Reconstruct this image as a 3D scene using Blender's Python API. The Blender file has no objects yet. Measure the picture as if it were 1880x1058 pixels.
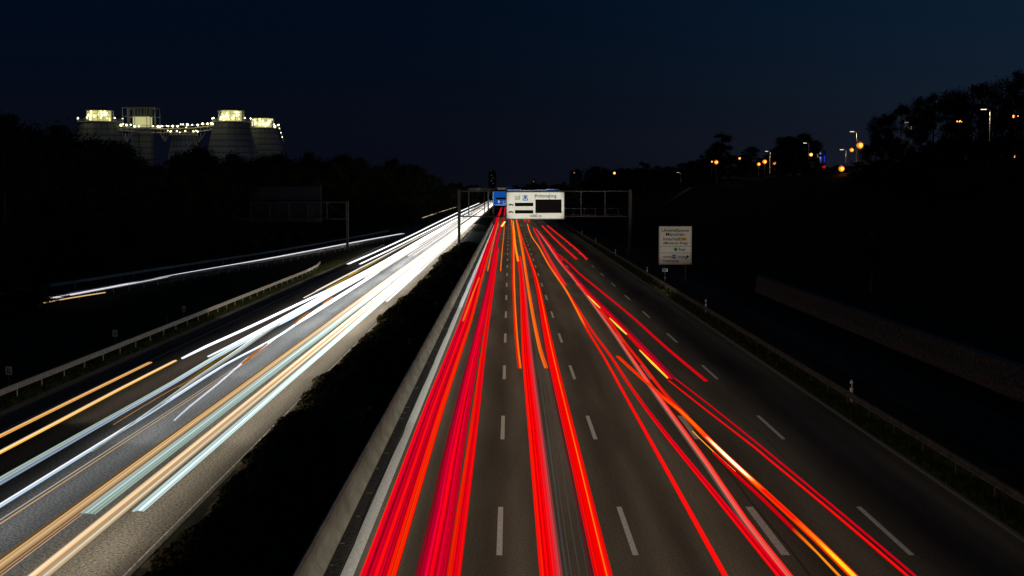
import bpy, math, random
from mathutils import Vector, Matrix
R = math.radians
sc = bpy.context.scene
C = sc.collection

# ------------------------------------------------------------------ camera
FPX, CX, CY = 2600.0, 940.0, 529.0
H = 9.9
PITCH = math.atan(179.0 / FPX)
YAW = math.atan(5.0 / FPX)
cam_d = bpy.data.cameras.new("camera")
cam = bpy.data.objects.new("camera", cam_d)
C.objects.link(cam)
cam_d.sensor_width = 36.0
cam_d.lens = FPX / 1880.0 * 36.0
cam_d.clip_start = 0.5
cam_d.clip_end = 20000
cam.location = (0, 0, H)
cam.rotation_euler = (R(90) - PITCH, 0, -YAW)
sc.camera = cam
CAMM = cam.rotation_euler.to_matrix()

def ray(px, py):
    return CAMM @ Vector(((px - CX) / FPX, -(py - CY) / FPX, -1.0))
def at(px, py, z=0.0):
    "measured photo point -> world point on the level z"
    d = ray(px, py); t = (z - H) / d.z
    return Vector((d.x * t, d.y * t, z))
def atd(px, py, Y):
    "measured photo point -> world point at distance Y"
    d = ray(px, py); t = Y / d.y
    return Vector((d.x * t, Y, H + d.z * t))

# ------------------------------------------------------------------ sky
world = bpy.data.worlds.new("World")
sc.world = world
world.use_nodes = True
wn = world.node_tree
bg = wn.nodes["Background"]
sky = wn.nodes.new("ShaderNodeTexSky")
sky.sky_type = 'NISHITA'
sky.sun_disc = False
SUN_EL, SUN_ROT = R(-5.2), R(75)
sky.sun_elevation = SUN_EL
sky.sun_rotation = SUN_ROT
sky.air_density = 1.0
sky.dust_density = 0.6
sky.ozone_density = 3.0
# after-dusk gradient over the twilight sky: deep navy overhead, greyer at the horizon, paler to the right where the sun went down
_tc = wn.nodes.new("ShaderNodeTexCoord"); _sp = wn.nodes.new("ShaderNodeSeparateXYZ"); wn.links.new(_tc.outputs['Generated'], _sp.inputs[0])
def _range(src, a, b_):
    n = wn.nodes.new("ShaderNodeMapRange"); n.interpolation_type = 'SMOOTHSTEP'
    n.inputs['From Min'].default_value = a; n.inputs['From Max'].default_value = b_
    wn.links.new(src, n.inputs['Value']); return n.outputs['Result']
def _mix(f, a, b_):
    n = wn.nodes.new("ShaderNodeMix"); n.data_type = 'RGBA'; wn.links.new(f, n.inputs['Factor'])
    for k_, v_ in ((6, a), (7, b_)):
        if isinstance(v_, tuple): n.inputs[k_].default_value = (*[c_ * 10 for c_ in v_], 1)
        else: wn.links.new(v_, n.inputs[k_])
    return n.outputs[2]
_az = _range(_sp.outputs['X'], -.12, .60); _el = _range(_sp.outputs['Z'], -.01, .16)
_hor = _mix(_az, (.0031, .0040, .0085), (.0115, .0160, .0270))
_zen = _mix(_az, (.0004, .0040, .0125), (.0042, .0175, .0400))
_grad = _mix(_el, _hor, _zen)
_add = wn.nodes.new("ShaderNodeMix"); _add.data_type = 'RGBA'; _add.blend_type = 'ADD'; _add.inputs['Factor'].default_value = 1.0
wn.links.new(_grad, _add.inputs[6]); wn.links.new(sky.outputs[0], _add.inputs[7]); wn.links.new(_add.outputs[2], bg.inputs[0])
bg.inputs[1].default_value = 0.085

sc.view_settings.view_transform = 'Standard'
sc.view_settings.look = 'None'
sc.view_settings.gamma = 1.0
sc.view_settings.exposure = 0.0
sc.cycles.use_denoising = True
sc.cycles.max_bounces = 4
sc.cycles.diffuse_bounces = 2
sc.cycles.glossy_bounces = 2
sc.cycles.sample_clamp_indirect = 3.0
sc.cycles.caustics_reflective = False

rnd = random.Random(7)

# ------------------------------------------------------------------ materials
def newmat(name):
    m = bpy.data.materials.new(name); m.use_nodes = True
    return m, m.node_tree, m.node_tree.nodes["Principled BSDF"]

def mat(name, col, rough=0.7, metal=0.0, var=0.25, scale=2.0, bump=0.0, stretch=(1, 1, 1), col2=None, spec=0.06):
    m, nt, b = newmat(name)
    tc = nt.nodes.new("ShaderNodeTexCoord"); mp = nt.nodes.new("ShaderNodeMapping")
    mp.inputs['Scale'].default_value = stretch
    nt.links.new(tc.outputs['Object'], mp.inputs[0])
    n = nt.nodes.new("ShaderNodeTexNoise"); n.inputs['Scale'].default_value = scale; n.inputs['Detail'].default_value = 6
    nt.links.new(mp.outputs[0], n.inputs[0])
    r = nt.nodes.new("ShaderNodeValToRGB")
    c2 = col2 or tuple(c * (1 - var) for c in col)
    c1 = tuple(min(1, c * (1 + var)) for c in col)
    r.color_ramp.elements[0].position = 0.32; r.color_ramp.elements[0].color = (*c2, 1)
    r.color_ramp.elements[1].position = 0.68; r.color_ramp.elements[1].color = (*c1, 1)
    nt.links.new(n.outputs[0], r.inputs[0])
    nt.links.new(r.outputs[0], b.inputs['Base Color'])
    b.inputs['Roughness'].default_value = rough
    b.inputs['Metallic'].default_value = metal
    b.inputs['Specular IOR Level'].default_value = spec
    if bump:
        bp = nt.nodes.new("ShaderNodeBump"); bp.inputs['Strength'].default_value = bump
        bp.inputs['Distance'].default_value = 0.02
        nt.links.new(n.outputs[0], bp.inputs['Height']); nt.links.new(bp.outputs[0], b.inputs['Normal'])
    return m

def asphalt(name, base, grain, gscale):
    m, nt, b = newmat(name)
    N = nt.nodes.new; L = nt.links.new
    tc = N("ShaderNodeTexCoord")
    g = N("ShaderNodeTexNoise"); g.inputs['Scale'].default_value = gscale * .55; g.inputs['Detail'].default_value = 2
    L(tc.outputs['Object'], g.inputs[0])
    big = N("ShaderNodeTexNoise"); big.inputs['Scale'].default_value = 0.35; big.inputs['Detail'].default_value = 5
    mp = N("ShaderNodeMapping"); mp.inputs['Scale'].default_value = (1.6, 0.12, 1)
    L(tc.outputs['Object'], mp.inputs[0]); L(mp.outputs[0], big.inputs[0])
    fine = N("ShaderNodeTexNoise"); fine.inputs['Scale'].default_value = gscale * 1.7; fine.inputs['Detail'].default_value = 3
    L(tc.outputs['Object'], fine.inputs[0])
    r1 = N("ShaderNodeMapRange"); r1.inputs['From Min'].default_value = 0.3; r1.inputs['From Max'].default_value = 0.7
    r1.inputs['To Min'].default_value = 0.58; r1.inputs['To Max'].default_value = 1.32
    L(big.outputs[0], r1.inputs[0])
    r2 = N("ShaderNodeMapRange"); r2.inputs['From Min'].default_value = 0.3; r2.inputs['From Max'].default_value = 0.7
    r2.inputs['To Min'].default_value = 1 - grain; r2.inputs['To Max'].default_value = 1 + grain
    L(fine.outputs[0], r2.inputs[0])
    sep = N("ShaderNodeSeparateColor"); L(g.outputs['Color'], sep.inputs[0])
    r3 = N("ShaderNodeMapRange"); r3.inputs['From Min'].default_value = .3; r3.inputs['From Max'].default_value = .7; r3.inputs['To Min'].default_value = 1 - grain * .8; r3.inputs['To Max'].default_value = 1 + grain * .8
    L(sep.outputs[0], r3.inputs[0])
    m1 = N("ShaderNodeMath"); m1.operation = 'MULTIPLY'; L(r1.outputs[0], m1.inputs[0]); L(r2.outputs[0], m1.inputs[1])
    m2 = N("ShaderNodeMath"); m2.operation = 'MULTIPLY'; L(m1.outputs[0], m2.inputs[0]); L(r3.outputs[0], m2.inputs[1])
    # polished wheel tracks, two to a lane
    sx = N("ShaderNodeSeparateXYZ"); L(tc.outputs['Object'], sx.inputs[0])
    w1 = N("ShaderNodeMath"); w1.operation = 'MULTIPLY_ADD'; w1.inputs[1].default_value = 2 * math.pi / 1.86; w1.inputs[2].default_value = 1.1; L(sx.outputs['X'], w1.inputs[0])
    w2 = N("ShaderNodeMath"); w2.operation = 'SINE'; L(w1.outputs[0], w2.inputs[0])
    w3 = N("ShaderNodeMapRange"); w3.inputs['From Min'].default_value = -1; w3.inputs['To Min'].default_value = .80; w3.inputs['To Max'].default_value = 1.1; L(w2.outputs[0], w3.inputs[0])
    m3 = N("ShaderNodeMath"); m3.operation = 'MULTIPLY'; L(m2.outputs[0], m3.inputs[0]); L(w3.outputs[0], m3.inputs[1])
    vm = N("ShaderNodeVectorMath"); vm.operation = 'SCALE'; vm.inputs[0].default_value = base
    L(m3.outputs[0], vm.inputs['Scale'])
    L(vm.outputs[0], b.inputs['Base Color'])
    bp = N("ShaderNodeBump"); bp.inputs['Strength'].default_value = 0.5; bp.inputs['Distance'].default_value = 0.01
    L(fine.outputs[0], bp.inputs['Height']); L(bp.outputs[0], b.inputs['Normal'])
    b.inputs['Roughness'].default_value = 0.85
    b.inputs['Specular IOR Level'].default_value = 0.04
    return m

def paint(name, col, rib=14.0, wear=0.35):
    "road paint with the ribs of thermoplastic marking and worn spots"
    m, nt, b = newmat(name)
    N = nt.nodes.new; L = nt.links.new
    tc = N("ShaderNodeTexCoord")
    w = N("ShaderNodeTexWave"); w.bands_direction = 'Y'; w.inputs['Scale'].default_value = rib; w.inputs['Distortion'].default_value = 0.6
    L(tc.outputs['Object'], w.inputs[0])
    n = N("ShaderNodeTexNoise"); n.inputs['Scale'].default_value = 9; n.inputs['Detail'].default_value = 8
    L(tc.outputs['Object'], n.inputs[0])
    a = N("ShaderNodeMapRange"); a.inputs['To Min'].default_value = 1 - wear; a.inputs['To Max'].default_value = 1.0; L(w.outputs[1], a.inputs[0])
    c = N("ShaderNodeMapRange"); c.inputs['From Min'].default_value = .3; c.inputs['From Max'].default_value = .6
    c.inputs['To Min'].default_value = 0.65; c.inputs['To Max'].default_value = 1.0; L(n.outputs[0], c.inputs[0])
    mm = N("ShaderNodeMath"); mm.operation = 'MULTIPLY'; L(a.outputs[0], mm.inputs[0]); L(c.outputs[0], mm.inputs[1])
    vm = N("ShaderNodeVectorMath"); vm.operation = 'SCALE'; vm.inputs[0].default_value = col
    L(mm.outputs[0], vm.inputs['Scale']); L(vm.outputs[0], b.inputs['Base Color'])
    b.inputs['Roughness'].default_value = 0.8
    b.inputs['Specular IOR Level'].default_value = 0.05
    return m

def emit(name, col, strength):
    m, nt, b = newmat(name)
    b.inputs['Base Color'].default_value = (*[min(1, c) * .5 for c in col], 1)
    b.inputs['Emission Color'].default_value = (*col, 1)
    b.inputs['Emission Strength'].default_value = strength
    return m

M = {}
M['asphalt'] = asphalt('road_asphalt', (0.108, 0.095, 0.078), 0.38, 22)
M['asphalt_old'] = asphalt('opposite_road_asphalt', (0.105, 0.100, 0.092), 0.85, 20)
M['drain'] = asphalt('drain_asphalt', (0.05, 0.048, 0.045), 0.6, 12)
M['paint'] = paint('road_paint', (0.80, 0.80, 0.76))
M['seam'] = mat('tar_seam', (0.012, 0.011, 0.010), 0.5, scale=6)
M['soil'] = mat('soil', (0.02, 0.019, 0.012), 0.95, scale=0.6, var=.5)
M['turf'] = mat('verge_turf', (0.03, 0.036, 0.014), 0.95, scale=3, var=.5)
M['blade'] = mat('grass_blade', (0.075, 0.095, 0.03), 0.8, scale=1.4, var=.6)
M['leaf'] = mat('leaf_dark', (0.022, 0.027, 0.014), 0.95, scale=0.5, var=.45, spec=.02)
M['leaf2'] = mat('leaf_olive', (0.026, 0.026, 0.014), 0.95, scale=0.5, var=.45, spec=.02)
M['bushleaf'] = mat('median_leaf', (0.055, 0.046, 0.026), 0.95, scale=1.5, var=.5, spec=.05)
M['bark'] = mat('bark', (0.07, 0.06, 0.05), 0.9, scale=4, stretch=(1, 1, .2), bump=.5)
M['birch'] = mat('birch_bark', (0.4, 0.38, 0.34), 0.8, scale=3, stretch=(1, 1, 4), var=.4)
M['concrete'] = mat('barrier_concrete', (0.27, 0.272, 0.225), 0.8, scale=1.3, var=.28, bump=.3, stretch=(1, .5, 1))
M['pad'] = mat('slab_concrete', (0.2, 0.2, 0.19), 0.85, scale=1.0, var=.3)
M['steel'] = mat('galvanised_steel', (0.52, 0.50, 0.46), 0.6, metal=0.0, scale=3, var=.18)
M['gantry'] = mat('gantry_steel', (0.09, 0.09, 0.088), 0.6, metal=0.2, scale=1.5, var=.2)
M['gabion'] = mat('gabion_stone', (0.26, 0.215, 0.175), 0.9, scale=5, var=.6, bump=.8)
M['white_sheet'] = mat('sign_white', (0.74, 0.73, 0.68), 0.45, scale=.8, var=.05)
M['cream_sheet'] = mat('sign_cream', (0.72, 0.70, 0.62), 0.5, scale=.8, var=.06)
M['sign_back'] = mat('sign_back_aluminium', (0.05, 0.045, 0.06), 0.6, metal=.0, scale=.6, var=.12)
M['black'] = mat('display_black', (0.006, 0.005, 0.005), 0.9, scale=4, var=.2, spec=0)
M['ink'] = mat('sign_ink', (0.012, 0.012, 0.012), 0.9, scale=4, var=.2, spec=0)
M['yellow'] = mat('badge_yellow', (0.75, 0.42, 0.02), 0.5, scale=4, var=.05)
M['green'] = mat('badge_green', (0.01, 0.28, 0.13), 0.5, scale=4, var=.05)
M['ublue'] = mat('logo_blue', (0.01, 0.16, 0.55), 0.5, scale=4, var=.05)
M['blue_sheet'] = mat('sign_blue', (0.003, 0.11, 0.50), 0.7, scale=.6, var=.08, spec=.05)
M['post_white'] = mat('delineator_plastic', (0.75, 0.75, 0.72), 0.5, scale=4, var=.06)
M['reflector'] = mat('reflector_red', (0.5, 0.03, 0.02), 0.3, scale=4, var=.06)
M['cladding'] = mat('tower_cladding', (0.36, 0.37, 0.38), 0.5, metal=.2, scale=.08, var=.2)
M['wall'] = mat('facade', (0.12, 0.11, 0.11), 0.9, scale=.1, var=.2)
M['glow_green'] = emit('lantern_room_light', (1.0, 0.93, 0.42), 2.2)
M['glow_core'] = emit('lantern_lamp', (1.0, 0.90, 0.48), 6.0)
M['glow_wall'] = emit('lit_room_wall', (0.80, 0.78, 0.36), 0.6)
M['led'] = emit('led_lamp', (1.0, 0.86, 0.60), 3.0)
M['sodium'] = emit('sodium_lamp', (1.0, 0.27, 0.012), 1.0)
M['sodium_core'] = emit('sodium_bright_core', (1.0, 0.47, 0.08), 2.3)
M['sodium_small'] = emit('sodium_lamp_far', (1.0, 0.36, 0.06), 3.0)
M['window_lit'] = emit('lit_window', (1.0, 0.45, 0.2), 0.35)
M['neon_blue'] = emit('blue_light_strip', (0.03, 0.05, 1.0), .7)
M['neon_white'] = emit('pale_light_strip', (0.35, 0.5, 1.0), 1.0)
M['neon_red'] = emit('red_light', (1.0, 0.02, 0.03), 0.9)

def cladding():
    m = mat('tower_cladding', (0.19, 0.195, 0.205), 0.6, metal=.1, scale=.08, var=.2)
    nt = m.node_tree; b = nt.nodes["Principled BSDF"]; src = b.inputs['Base Color'].links[0].from_socket
    tc = nt.nodes.new("ShaderNodeTexCoord"); w = nt.nodes.new("ShaderNodeTexWave"); w.bands_direction = 'Z'; w.wave_profile = 'SAW'; w.inputs['Scale'].default_value = .125
    nt.links.new(tc.outputs['Object'], w.inputs[0])
    r = nt.nodes.new("ShaderNodeMapRange"); r.inputs['From Min'].default_value = .0; r.inputs['From Max'].default_value = .35; r.inputs['To Min'].default_value = .35; nt.links.new(w.outputs[1], r.inputs[0])
    v = nt.nodes.new("ShaderNodeVectorMath"); v.operation = 'SCALE'; nt.links.new(src, v.inputs[0]); nt.links.new(r.outputs[0], v.inputs['Scale'])
    nt.links.new(v.outputs[0], b.inputs['Base Color'])
    return m
M['cladding'] = cladding()
M['cladding_rib'] = mat('cladding_rib', (.1, .1, .1), .7)
def trail_mat():
    m, nt, b = newmat('light_trail')
    at_ = nt.nodes.new("ShaderNodeAttribute"); at_.attribute_name = 'glow'
    b.inputs['Base Color'].default_value = (0, 0, 0, 1)
    b.inputs['Specular IOR Level'].default_value = 0
    nt.links.new(at_.outputs['Color'], b.inputs['Emission Color'])
    b.inputs['Emission Strength'].default_value = 1.0
    return m
M['trail'] = trail_mat()

# ------------------------------------------------------------------ mesh helpers
class MB:
    def __init__(s): s.v = []; s.f = []
    def box(s, c, d, rz=0.0, top=(1, 1)):
        x, y, z = c; a, b, h = d[0] / 2, d[1] / 2, d[2] / 2
        n = len(s.v); ca, sa = math.cos(rz), math.sin(rz)
        for dz in (-h, h):
            kx, ky = top if dz > 0 else (1, 1)
            for dx, dy in ((-a, -b), (a, -b), (a, b), (-a, b)):
                dx *= kx; dy *= ky
                s.v.append((x + dx * ca - dy * sa, y + dx * sa + dy * ca, z + dz))
        for q in ((0, 3, 2, 1), (4, 5, 6, 7), (0, 1, 5, 4), (1, 2, 6, 5), (2, 3, 7, 6), (3, 0, 4, 7)):
            s.f.append(tuple(n + i for i in q))
        return s
    def tube(s, p, q, r0, r1=None, k=8, cap=True):
        p = Vector(p); q = Vector(q); r1 = r0 if r1 is None else r1
        ax = (q - p).normalized()
        u = ax.orthogonal().normalized(); w = ax.cross(u)
        n = len(s.v)
        for c, r in ((p, r0), (q, r1)):
            for i in range(k):
                a = 2 * math.pi * i / k
                s.v.append(tuple(c + u * math.cos(a) * r + w * math.sin(a) * r))
        for i in range(k):
            j = (i + 1) % k
            s.f.append((n + i, n + j, n + k + j, n + k + i))
        if cap:
            s.f.append(tuple(n + i for i in reversed(range(k)))); s.f.append(tuple(n + k + i for i in range(k)))
        return s
    def lathe(s, c, prof, k=24, cap=True):
        n = len(s.v); x, y, z = c
        for r, h in prof:
            for i in range(k):
                a = 2 * math.pi * i / k
                s.v.append((x + r * math.cos(a), y + r * math.sin(a), z + h))
        for j in range(len(prof) - 1):
            for i in range(k):
                i2 = (i + 1) % k
                s.f.append((n + j * k + i, n + j * k + i2, n + (j + 1) * k + i2, n + (j + 1) * k + i))
        if cap:
            s.f.append(tuple(n + i for i in reversed(range(k))))
            s.f.append(tuple(n + (len(prof) - 1) * k + i for i in range(k)))
        return s
    def sphere(s, c, r, k=10, sq=1.0):
        prof = [(max(1e-3, r * math.sin(math.pi * i / 6)), -r * sq * math.cos(math.pi * i / 6)) for i in range(7)]
        return s.lathe(c, prof, k)
    def sheet(s, pts):
        n = len(s.v); s.v += [tuple(p) for p in pts]; s.f.append(tuple(range(n, n + len(pts)))); return s
    def prism(s, pts2, y0, y1):
        "outline in the x-z plane given thickness along y"
        n = len(s.v); k = len(pts2)
        s.v += [(x, y0, z) for x, z in pts2] + [(x, y1, z) for x, z in pts2]
        s.f.append(tuple(range(n, n + k))); s.f.append(tuple(n + k + i for i in reversed(range(k))))
        for i in range(k):
            j = (i + 1) % k
            s.f.append((n + i, n + k + i, n + k + j, n + j))
        return s
    def build(s, name, m, parent=None, smooth=False, loc=None):
        me = bpy.data.meshes.new(name); me.from_pydata(s.v, [], s.f)
        me.materials.append(M[m] if isinstance(m, str) else m)
        if smooth:
            me.polygons.foreach_set('use_smooth', [True] * len(me.polygons))
        me.update()
        o = bpy.data.objects.new(name, me); C.objects.link(o)
        if parent: o.parent = parent
        if loc is not None: o.location = loc
        return o

def tag(o, label=None, cat=None, group=None, kind=None):
    if label: o['label'] = label
    if cat: o['category'] = cat
    if group: o['group'] = group
    if kind: o['kind'] = kind
    return o
def thing(name, label, cat, loc=(0, 0, 0), rz=0.0, group=None):
    o = bpy.data.objects.new(name, None); C.objects.link(o)
    o.empty_display_size = 0.3
    o.location = loc; o.rotation_euler = (0, 0, rz)
    return tag(o, label, cat, group)
def copy_tree(o, parent=None):
    c = o.copy(); C.objects.link(c); c.parent = parent
    for ch in KIDS.get(o.name, []):
        copy_tree(ch, c)
    return c
KIDS = {}
def remember(root):
    for o in list(C.objects):
        if o.parent is not None:
            l = KIDS.setdefault(o.parent.name, [])
            if o not in l: l.append(o)

def text(body, size, loc, m, parent, align='LEFT', sx=1.0):
    cu = bpy.data.curves.new('lettering', 'FONT'); cu.body = body; cu.size = size
    cu.extrude = 0.006; cu.offset = size * .012; cu.align_x = align; cu.align_y = 'CENTER'; cu.resolution_u = 3
    cu.materials.append(M[m])
    tmp = bpy.data.objects.new('tmp', cu); me = bpy.data.meshes.new_from_object(tmp)
    bpy.data.objects.remove(tmp); bpy.data.curves.remove(cu)
    o = bpy.data.objects.new('lettering', me); C.objects.link(o); o.parent = parent
    o.location = loc; o.rotation_euler = (R(90), 0, 0); o.scale = (sx, 1, 1)
    return o

# ------------------------------------------------------------------ ground, roads
def smooth(t): t = max(0, min(1, t)); return t * t * (3 - 2 * t)
def ground_z(x, y):
    z = -0.06
    if x > 16.4:
        z -= 0.35 * smooth((x - 16.4) / 3)
    if x > 25.2:
        e = 25.2
        far = 1.0 - 0.75 * smooth((y - 420) / 500)
        wallh = 1.6 * (1 - smooth((y - 135) / 30))
        z = -0.41 + wallh + 13.2 * far * smooth((x - e - 3) / 27)
    if x < -46: z += 1.5 * smooth((-46 - x) / 40)
    return z
xs = [-6000, -1500, -600, -300, -160, -110, -85, -70, -60, -54, -48, -44, -36, -28, -24, -16, -8, 0, 8, 15, 16.4, 17.5, 19, 22, 25.15, 25.25, 27, 29, 31, 33.5, 36, 39, 42, 45, 48, 51, 54, 57, 60, 66, 75, 90, 120, 200, 400, 1200, 6000]
ys = [-60, 0, 20, 40, 60, 80, 100, 120, 135, 140, 146, 152, 160, 170, 185, 200, 230, 260, 300, 350, 400, 450, 500, 560, 640, 720, 800, 900, 1000, 1300, 1800, 3000, 6000, 12000]
g = MB()
g.v = [(x, y, ground_z(x, y)) for y in ys for x in xs]
nx = len(xs)
g.f = [(j * nx + i, j * nx + i + 1, (j + 1) * nx + i + 1, (j + 1) * nx + i) for j in range(len(ys) - 1) for i in range(nx - 1)]
tag(g.build('ground', 'soil', smooth=False), kind='structure')

def strip(name, m, x0, x1, y0, y1, z, kind='structure', step=40.0):
    b = MB(); n = max(1, int((y1 - y0) / step))
    for i in range(n + 1):
        y = y0 + (y1 - y0) * i / n
        b.v += [(x0, y, z), (x1, y, z)]
    b.f = [(2 * i, 2 * i + 1, 2 * i + 3, 2 * i + 2) for i in range(n)]
    o = b.build(name, m); o['kind'] = kind
    return o
strip('road', 'asphalt', -4.42, 14.78, -20, 1500, 0.0)
strip('opposite_road', 'asphalt_old', -22.9, -9.75, -20, 1500, 0.0)
strip('drain_strip', 'drain', -5.35, -4.404, -20, 1500, -0.012)
strip('path', 'drain', 18.8, 22.6, 20, 260, -0.385)
# exit road on the left, at road level, drifting away from the motorway towards us
ramp_c = [(-47.5, 84), (-44.5, 110), (-41.0, 140), (-38.2, 165), (-35.2, 190), (-32.0, 218), (-29.4, 250), (-26.6, 290), (-24.3, 325), (-22.6, 370), (-21.5, 420)]
def ramp_x(y):
    for (xa, ya), (xb, yb) in zip(ramp_c, ramp_c[1:]):
        if y <= yb or (xb, yb) == ramp_c[-1]:
            t = (y - ya) / (yb - ya); return xa + (xb - xa) * t
b = MB()
ysr = [60 + 8 * i for i in range(46)]
for y in ysr:
    b.v += [(ramp_x(y) - 3.4, y, -0.006), (ramp_x(y) + 2.6, y, -0.006)]
b.f = [(2 * i, 2 * i + 1, 2 * i + 3, 2 * i + 2) for i in range(len(ysr) - 1)]
tag(b.build('slip_road', 'asphalt_old'), kind='structure')

# markings
def dashes(x, w, first, n, ln=5.9, period=18.0):
    b = MB()
    for i in range(n):
        y = first + i * period
        b.sheet([(x - w / 2, y, .005), (x + w / 2, y, .005), (x + w / 2, y + ln, .005), (x - w / 2, y + ln, .005)])
    return b
Y0 = at(918, 1020).y - 18
DL = at(918, 931).y - at(918, 1020).y
lanes = [(at(918, 975).x, .16), (at(1152, 976).x, .16), (at(1411, 978).x, .24), (at(1615, 966).x, .16)]
mk = MB()
for x, w in lanes:
    d = dashes(x, w, Y0, 45, DL); n = len(mk.v)
    mk.v += d.v; mk.f += [tuple(n + i for i in f) for f in d.f]
tag(mk.build('road_markings', 'paint'), kind='structure')
strip('road_edge_line', 'paint', -4.36, -4.02, -10, 1500, 0.005)
strip('road_edge_line', paint('worn_edge_paint', (0.40, 0.34, 0.27), 6.0, .6), 14.50, 14.64, -10, 1500, 0.005)
mk = MB()
for x in (-13.6, -17.35):
    d = dashes(x, .15, Y0 + 7, 45, DL); n = len(mk.v)
    mk.v += d.v; mk.f += [tuple(n + i for i in f) for f in d.f]
for x in (-9.93, -20.95):
    n = len(mk.v); q = .025 if x > -15 else .07; mk.sheet([(x - q, -10, .0052), (x + q, -10, .0052), (x + q, 1400, .0052), (x - q, 1400, .0052)])
tag(mk.build('opposite_road_markings', mat('grey_road_paint', (0.3, 0.3, 0.27), .7, scale=3, var=.5)), kind='structure')  # greyer, darker paint than the right carriageway's markings
mk = MB()
for x, w in ((lanes[2][0] + .22, .06), (10.22, .035), (-4.385, .04)):
    prev = None
    for i in range(150):
        y = 30 + i * 3.0; xx = x + 0.03 * math.sin(i * .9) + 0.02 * math.sin(i * 2.3)
        mk.v += [(xx - w / 2, y, .0065), (xx + w / 2, y, .0065)]
        k = len(mk.v)
        if prev is not None: mk.f.append((k - 4, k - 3, k - 1, k - 2))
        prev = True
    prev = None
mk.f = [f for f in mk.f if abs(mk.v[f[0]][1] - mk.v[f[3]][1]) < 4]
tag(mk.build('tar_seams', 'seam'), kind='structure')

# ------------------------------------------------------------------ concrete barrier
bar = thing('concrete_barrier', 'long grey concrete crash barrier along the left edge of the red-lit carriageway', 'barrier', (-5.1, 20, 0))
prof = [(0.30, -0.01), (0.30, 0.08), (0.13, 0.33), (0.085, 0.78), (0.02, 0.86), (-0.03, 0.86), (-0.13, 0.33), (-0.30, 0.08), (-0.30, -0.01)]
b = MB()
y = 0.0; seg = 4.0; rings = []
while y < 520:
    for yy, k in ((y, 1), (y + seg - .07, 1), (y + seg - .06, .72), (y + seg - .01, .72)):
        rings.append((yy, k))
    y += seg
for yy, k in rings:
    b.v += [(x * k, yy, z * (1 if k == 1 else .985)) for x, z in prof]
n = len(prof)
for i in range(len(rings) - 1):
    for j in range(n - 1):
        b.f.append((i * n + j, i * n + j + 1, (i + 1) * n + j + 1, (i + 1) * n + j))
b.build('wall_profile', 'concrete', bar)
for Y in (at(752, 725, .6).y, at(756, 737, .5).y):
    MB().box((.135, Y - 20, .55), (.03, .1, .12)).build('reflector', 'post_white', bar)
# litter / drain slots along the foot
b = MB()
for i in range(60):
    y = 34 + i * rnd.uniform(2.6, 3.2); x = -4.78 + rnd.uniform(0, .2)
    b.box((x, y, .0), (rnd.uniform(.1, .28), .05, .02), rnd.uniform(-.3, .3))
tag(b.build('leaf_litter', mat('dry_leaf', (0.22, 0.20, 0.13), .9)), 'scattered dry leaves lying along the foot of the concrete barrier', 'litter', kind='stuff')

# ------------------------------------------------------------------ guard rails
def guard_rail(pts, label, name='guard_rail', step=4.0, double=False, z=.75, group=None, side=-1, maxposts=100, m='steel'):
    "pts: ground polyline"
    P = [Vector((x, y, 0)) for x, y in pts]
    t = thing(name, label, 'guard rail', P[0], group=group)
    L = [0]
    for a, c in zip(P, P[1:]): L.append(L[-1] + (c - a).length)
    def pos(s):
        for i in range(len(P) - 1):
            if s <= L[i + 1] or i == len(P) - 2:
                u = (s - L[i]) / (L[i + 1] - L[i]); d = (P[i + 1] - P[i]).normalized()
                return P[i].lerp(P[i + 1], u), d
    # W profile beam
    w = [(0, -.155), (.05, -.13), (.05, -.07), (0, -.03), (0, .03), (.05, .07), (.05, .13), (0, .155), (-.012, .15), (-.012, -.15)]
    b = MB(); N = max(2, int(L[-1] / 4)); k = len(w)
    for i in range(N + 1):
        p, d = pos(L[-1] * i / N); nrm = Vector((d.y, -d.x, 0)) * -side
        for a, zz in w:
            q = p + nrm * a - P[0]
            b.v.append((q.x, q.y, z - .16 + zz))
    for i in range(N):
        for j in range(k):
            j2 = (j + 1) % k
            b.f.append((i * k + j, i * k + j2, (i + 1) * k + j2, (i + 1) * k + j))
    b.f.append(tuple(range(k))); b.f.append(tuple(N * k + j for j in reversed(range(k))))
    b.build('rail_beam', m, t)
    s = 1.0; c = 0; pm = None
    while s < L[-1] and c < maxposts:
        p, d = pos(s); q = p - P[0] - Vector((d.y, -d.x, 0)) * -side * .09
        if pm is None:
            pm = MB().box((0, 0, z / 2 - .07), (.05, .10, z + .04)).box((.0, 0, z - .2), (.16, .06, .05)).build('post', m, t, loc=(q.x, q.y, 0))
        else:
            o = pm.copy(); C.objects.link(o); o.location = (q.x, q.y, 0)
        s += step; c += 1
    return t
guard_rail([(15.55, 24), (15.55, 420)], 'steel guard rail on posts along the dark right shoulder', side=1, m=mat('dimmed_steel', (0.20, 0.175, 0.15), .8, scale=2.5, var=.35))  # darker steel than the other rails: the shoulder's dimness put into its colour
guard_rail([(-23.5, 34), (-23.5, 165), (-23.9, 176), (-24.6, 184)], 'steel guard rail with bent-in far end beside the oncoming carriageway on the left', side=-1, step=3.6)
guard_rail([(-20.9, 184), (-21.6, 245)], 'short bright steel guard rail at the point where slip road and motorway part', side=-1)
near = [(ramp_x(y) + 3.0, y) for y in (96, 115, 140, 165, 190, 218, 250, 285)]
guard_rail(near, 'steel guard rail on posts along the near side of the slip road', side=1, maxposts=60)
farr = [(ramp_x(y) - 3.9, y) for y in (120, 140, 165, 190, 218, 250, 290)] + [(-28.0, 330)]
guard_rail(farr, 'steel guard rail along the wooded far side of the slip road', side=-1, maxposts=60)
guard_rail([(-29, 470), (-29.5, 790)], 'faraway steel guard rail shining beside the merging lane', side=-1, step=8)

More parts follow.
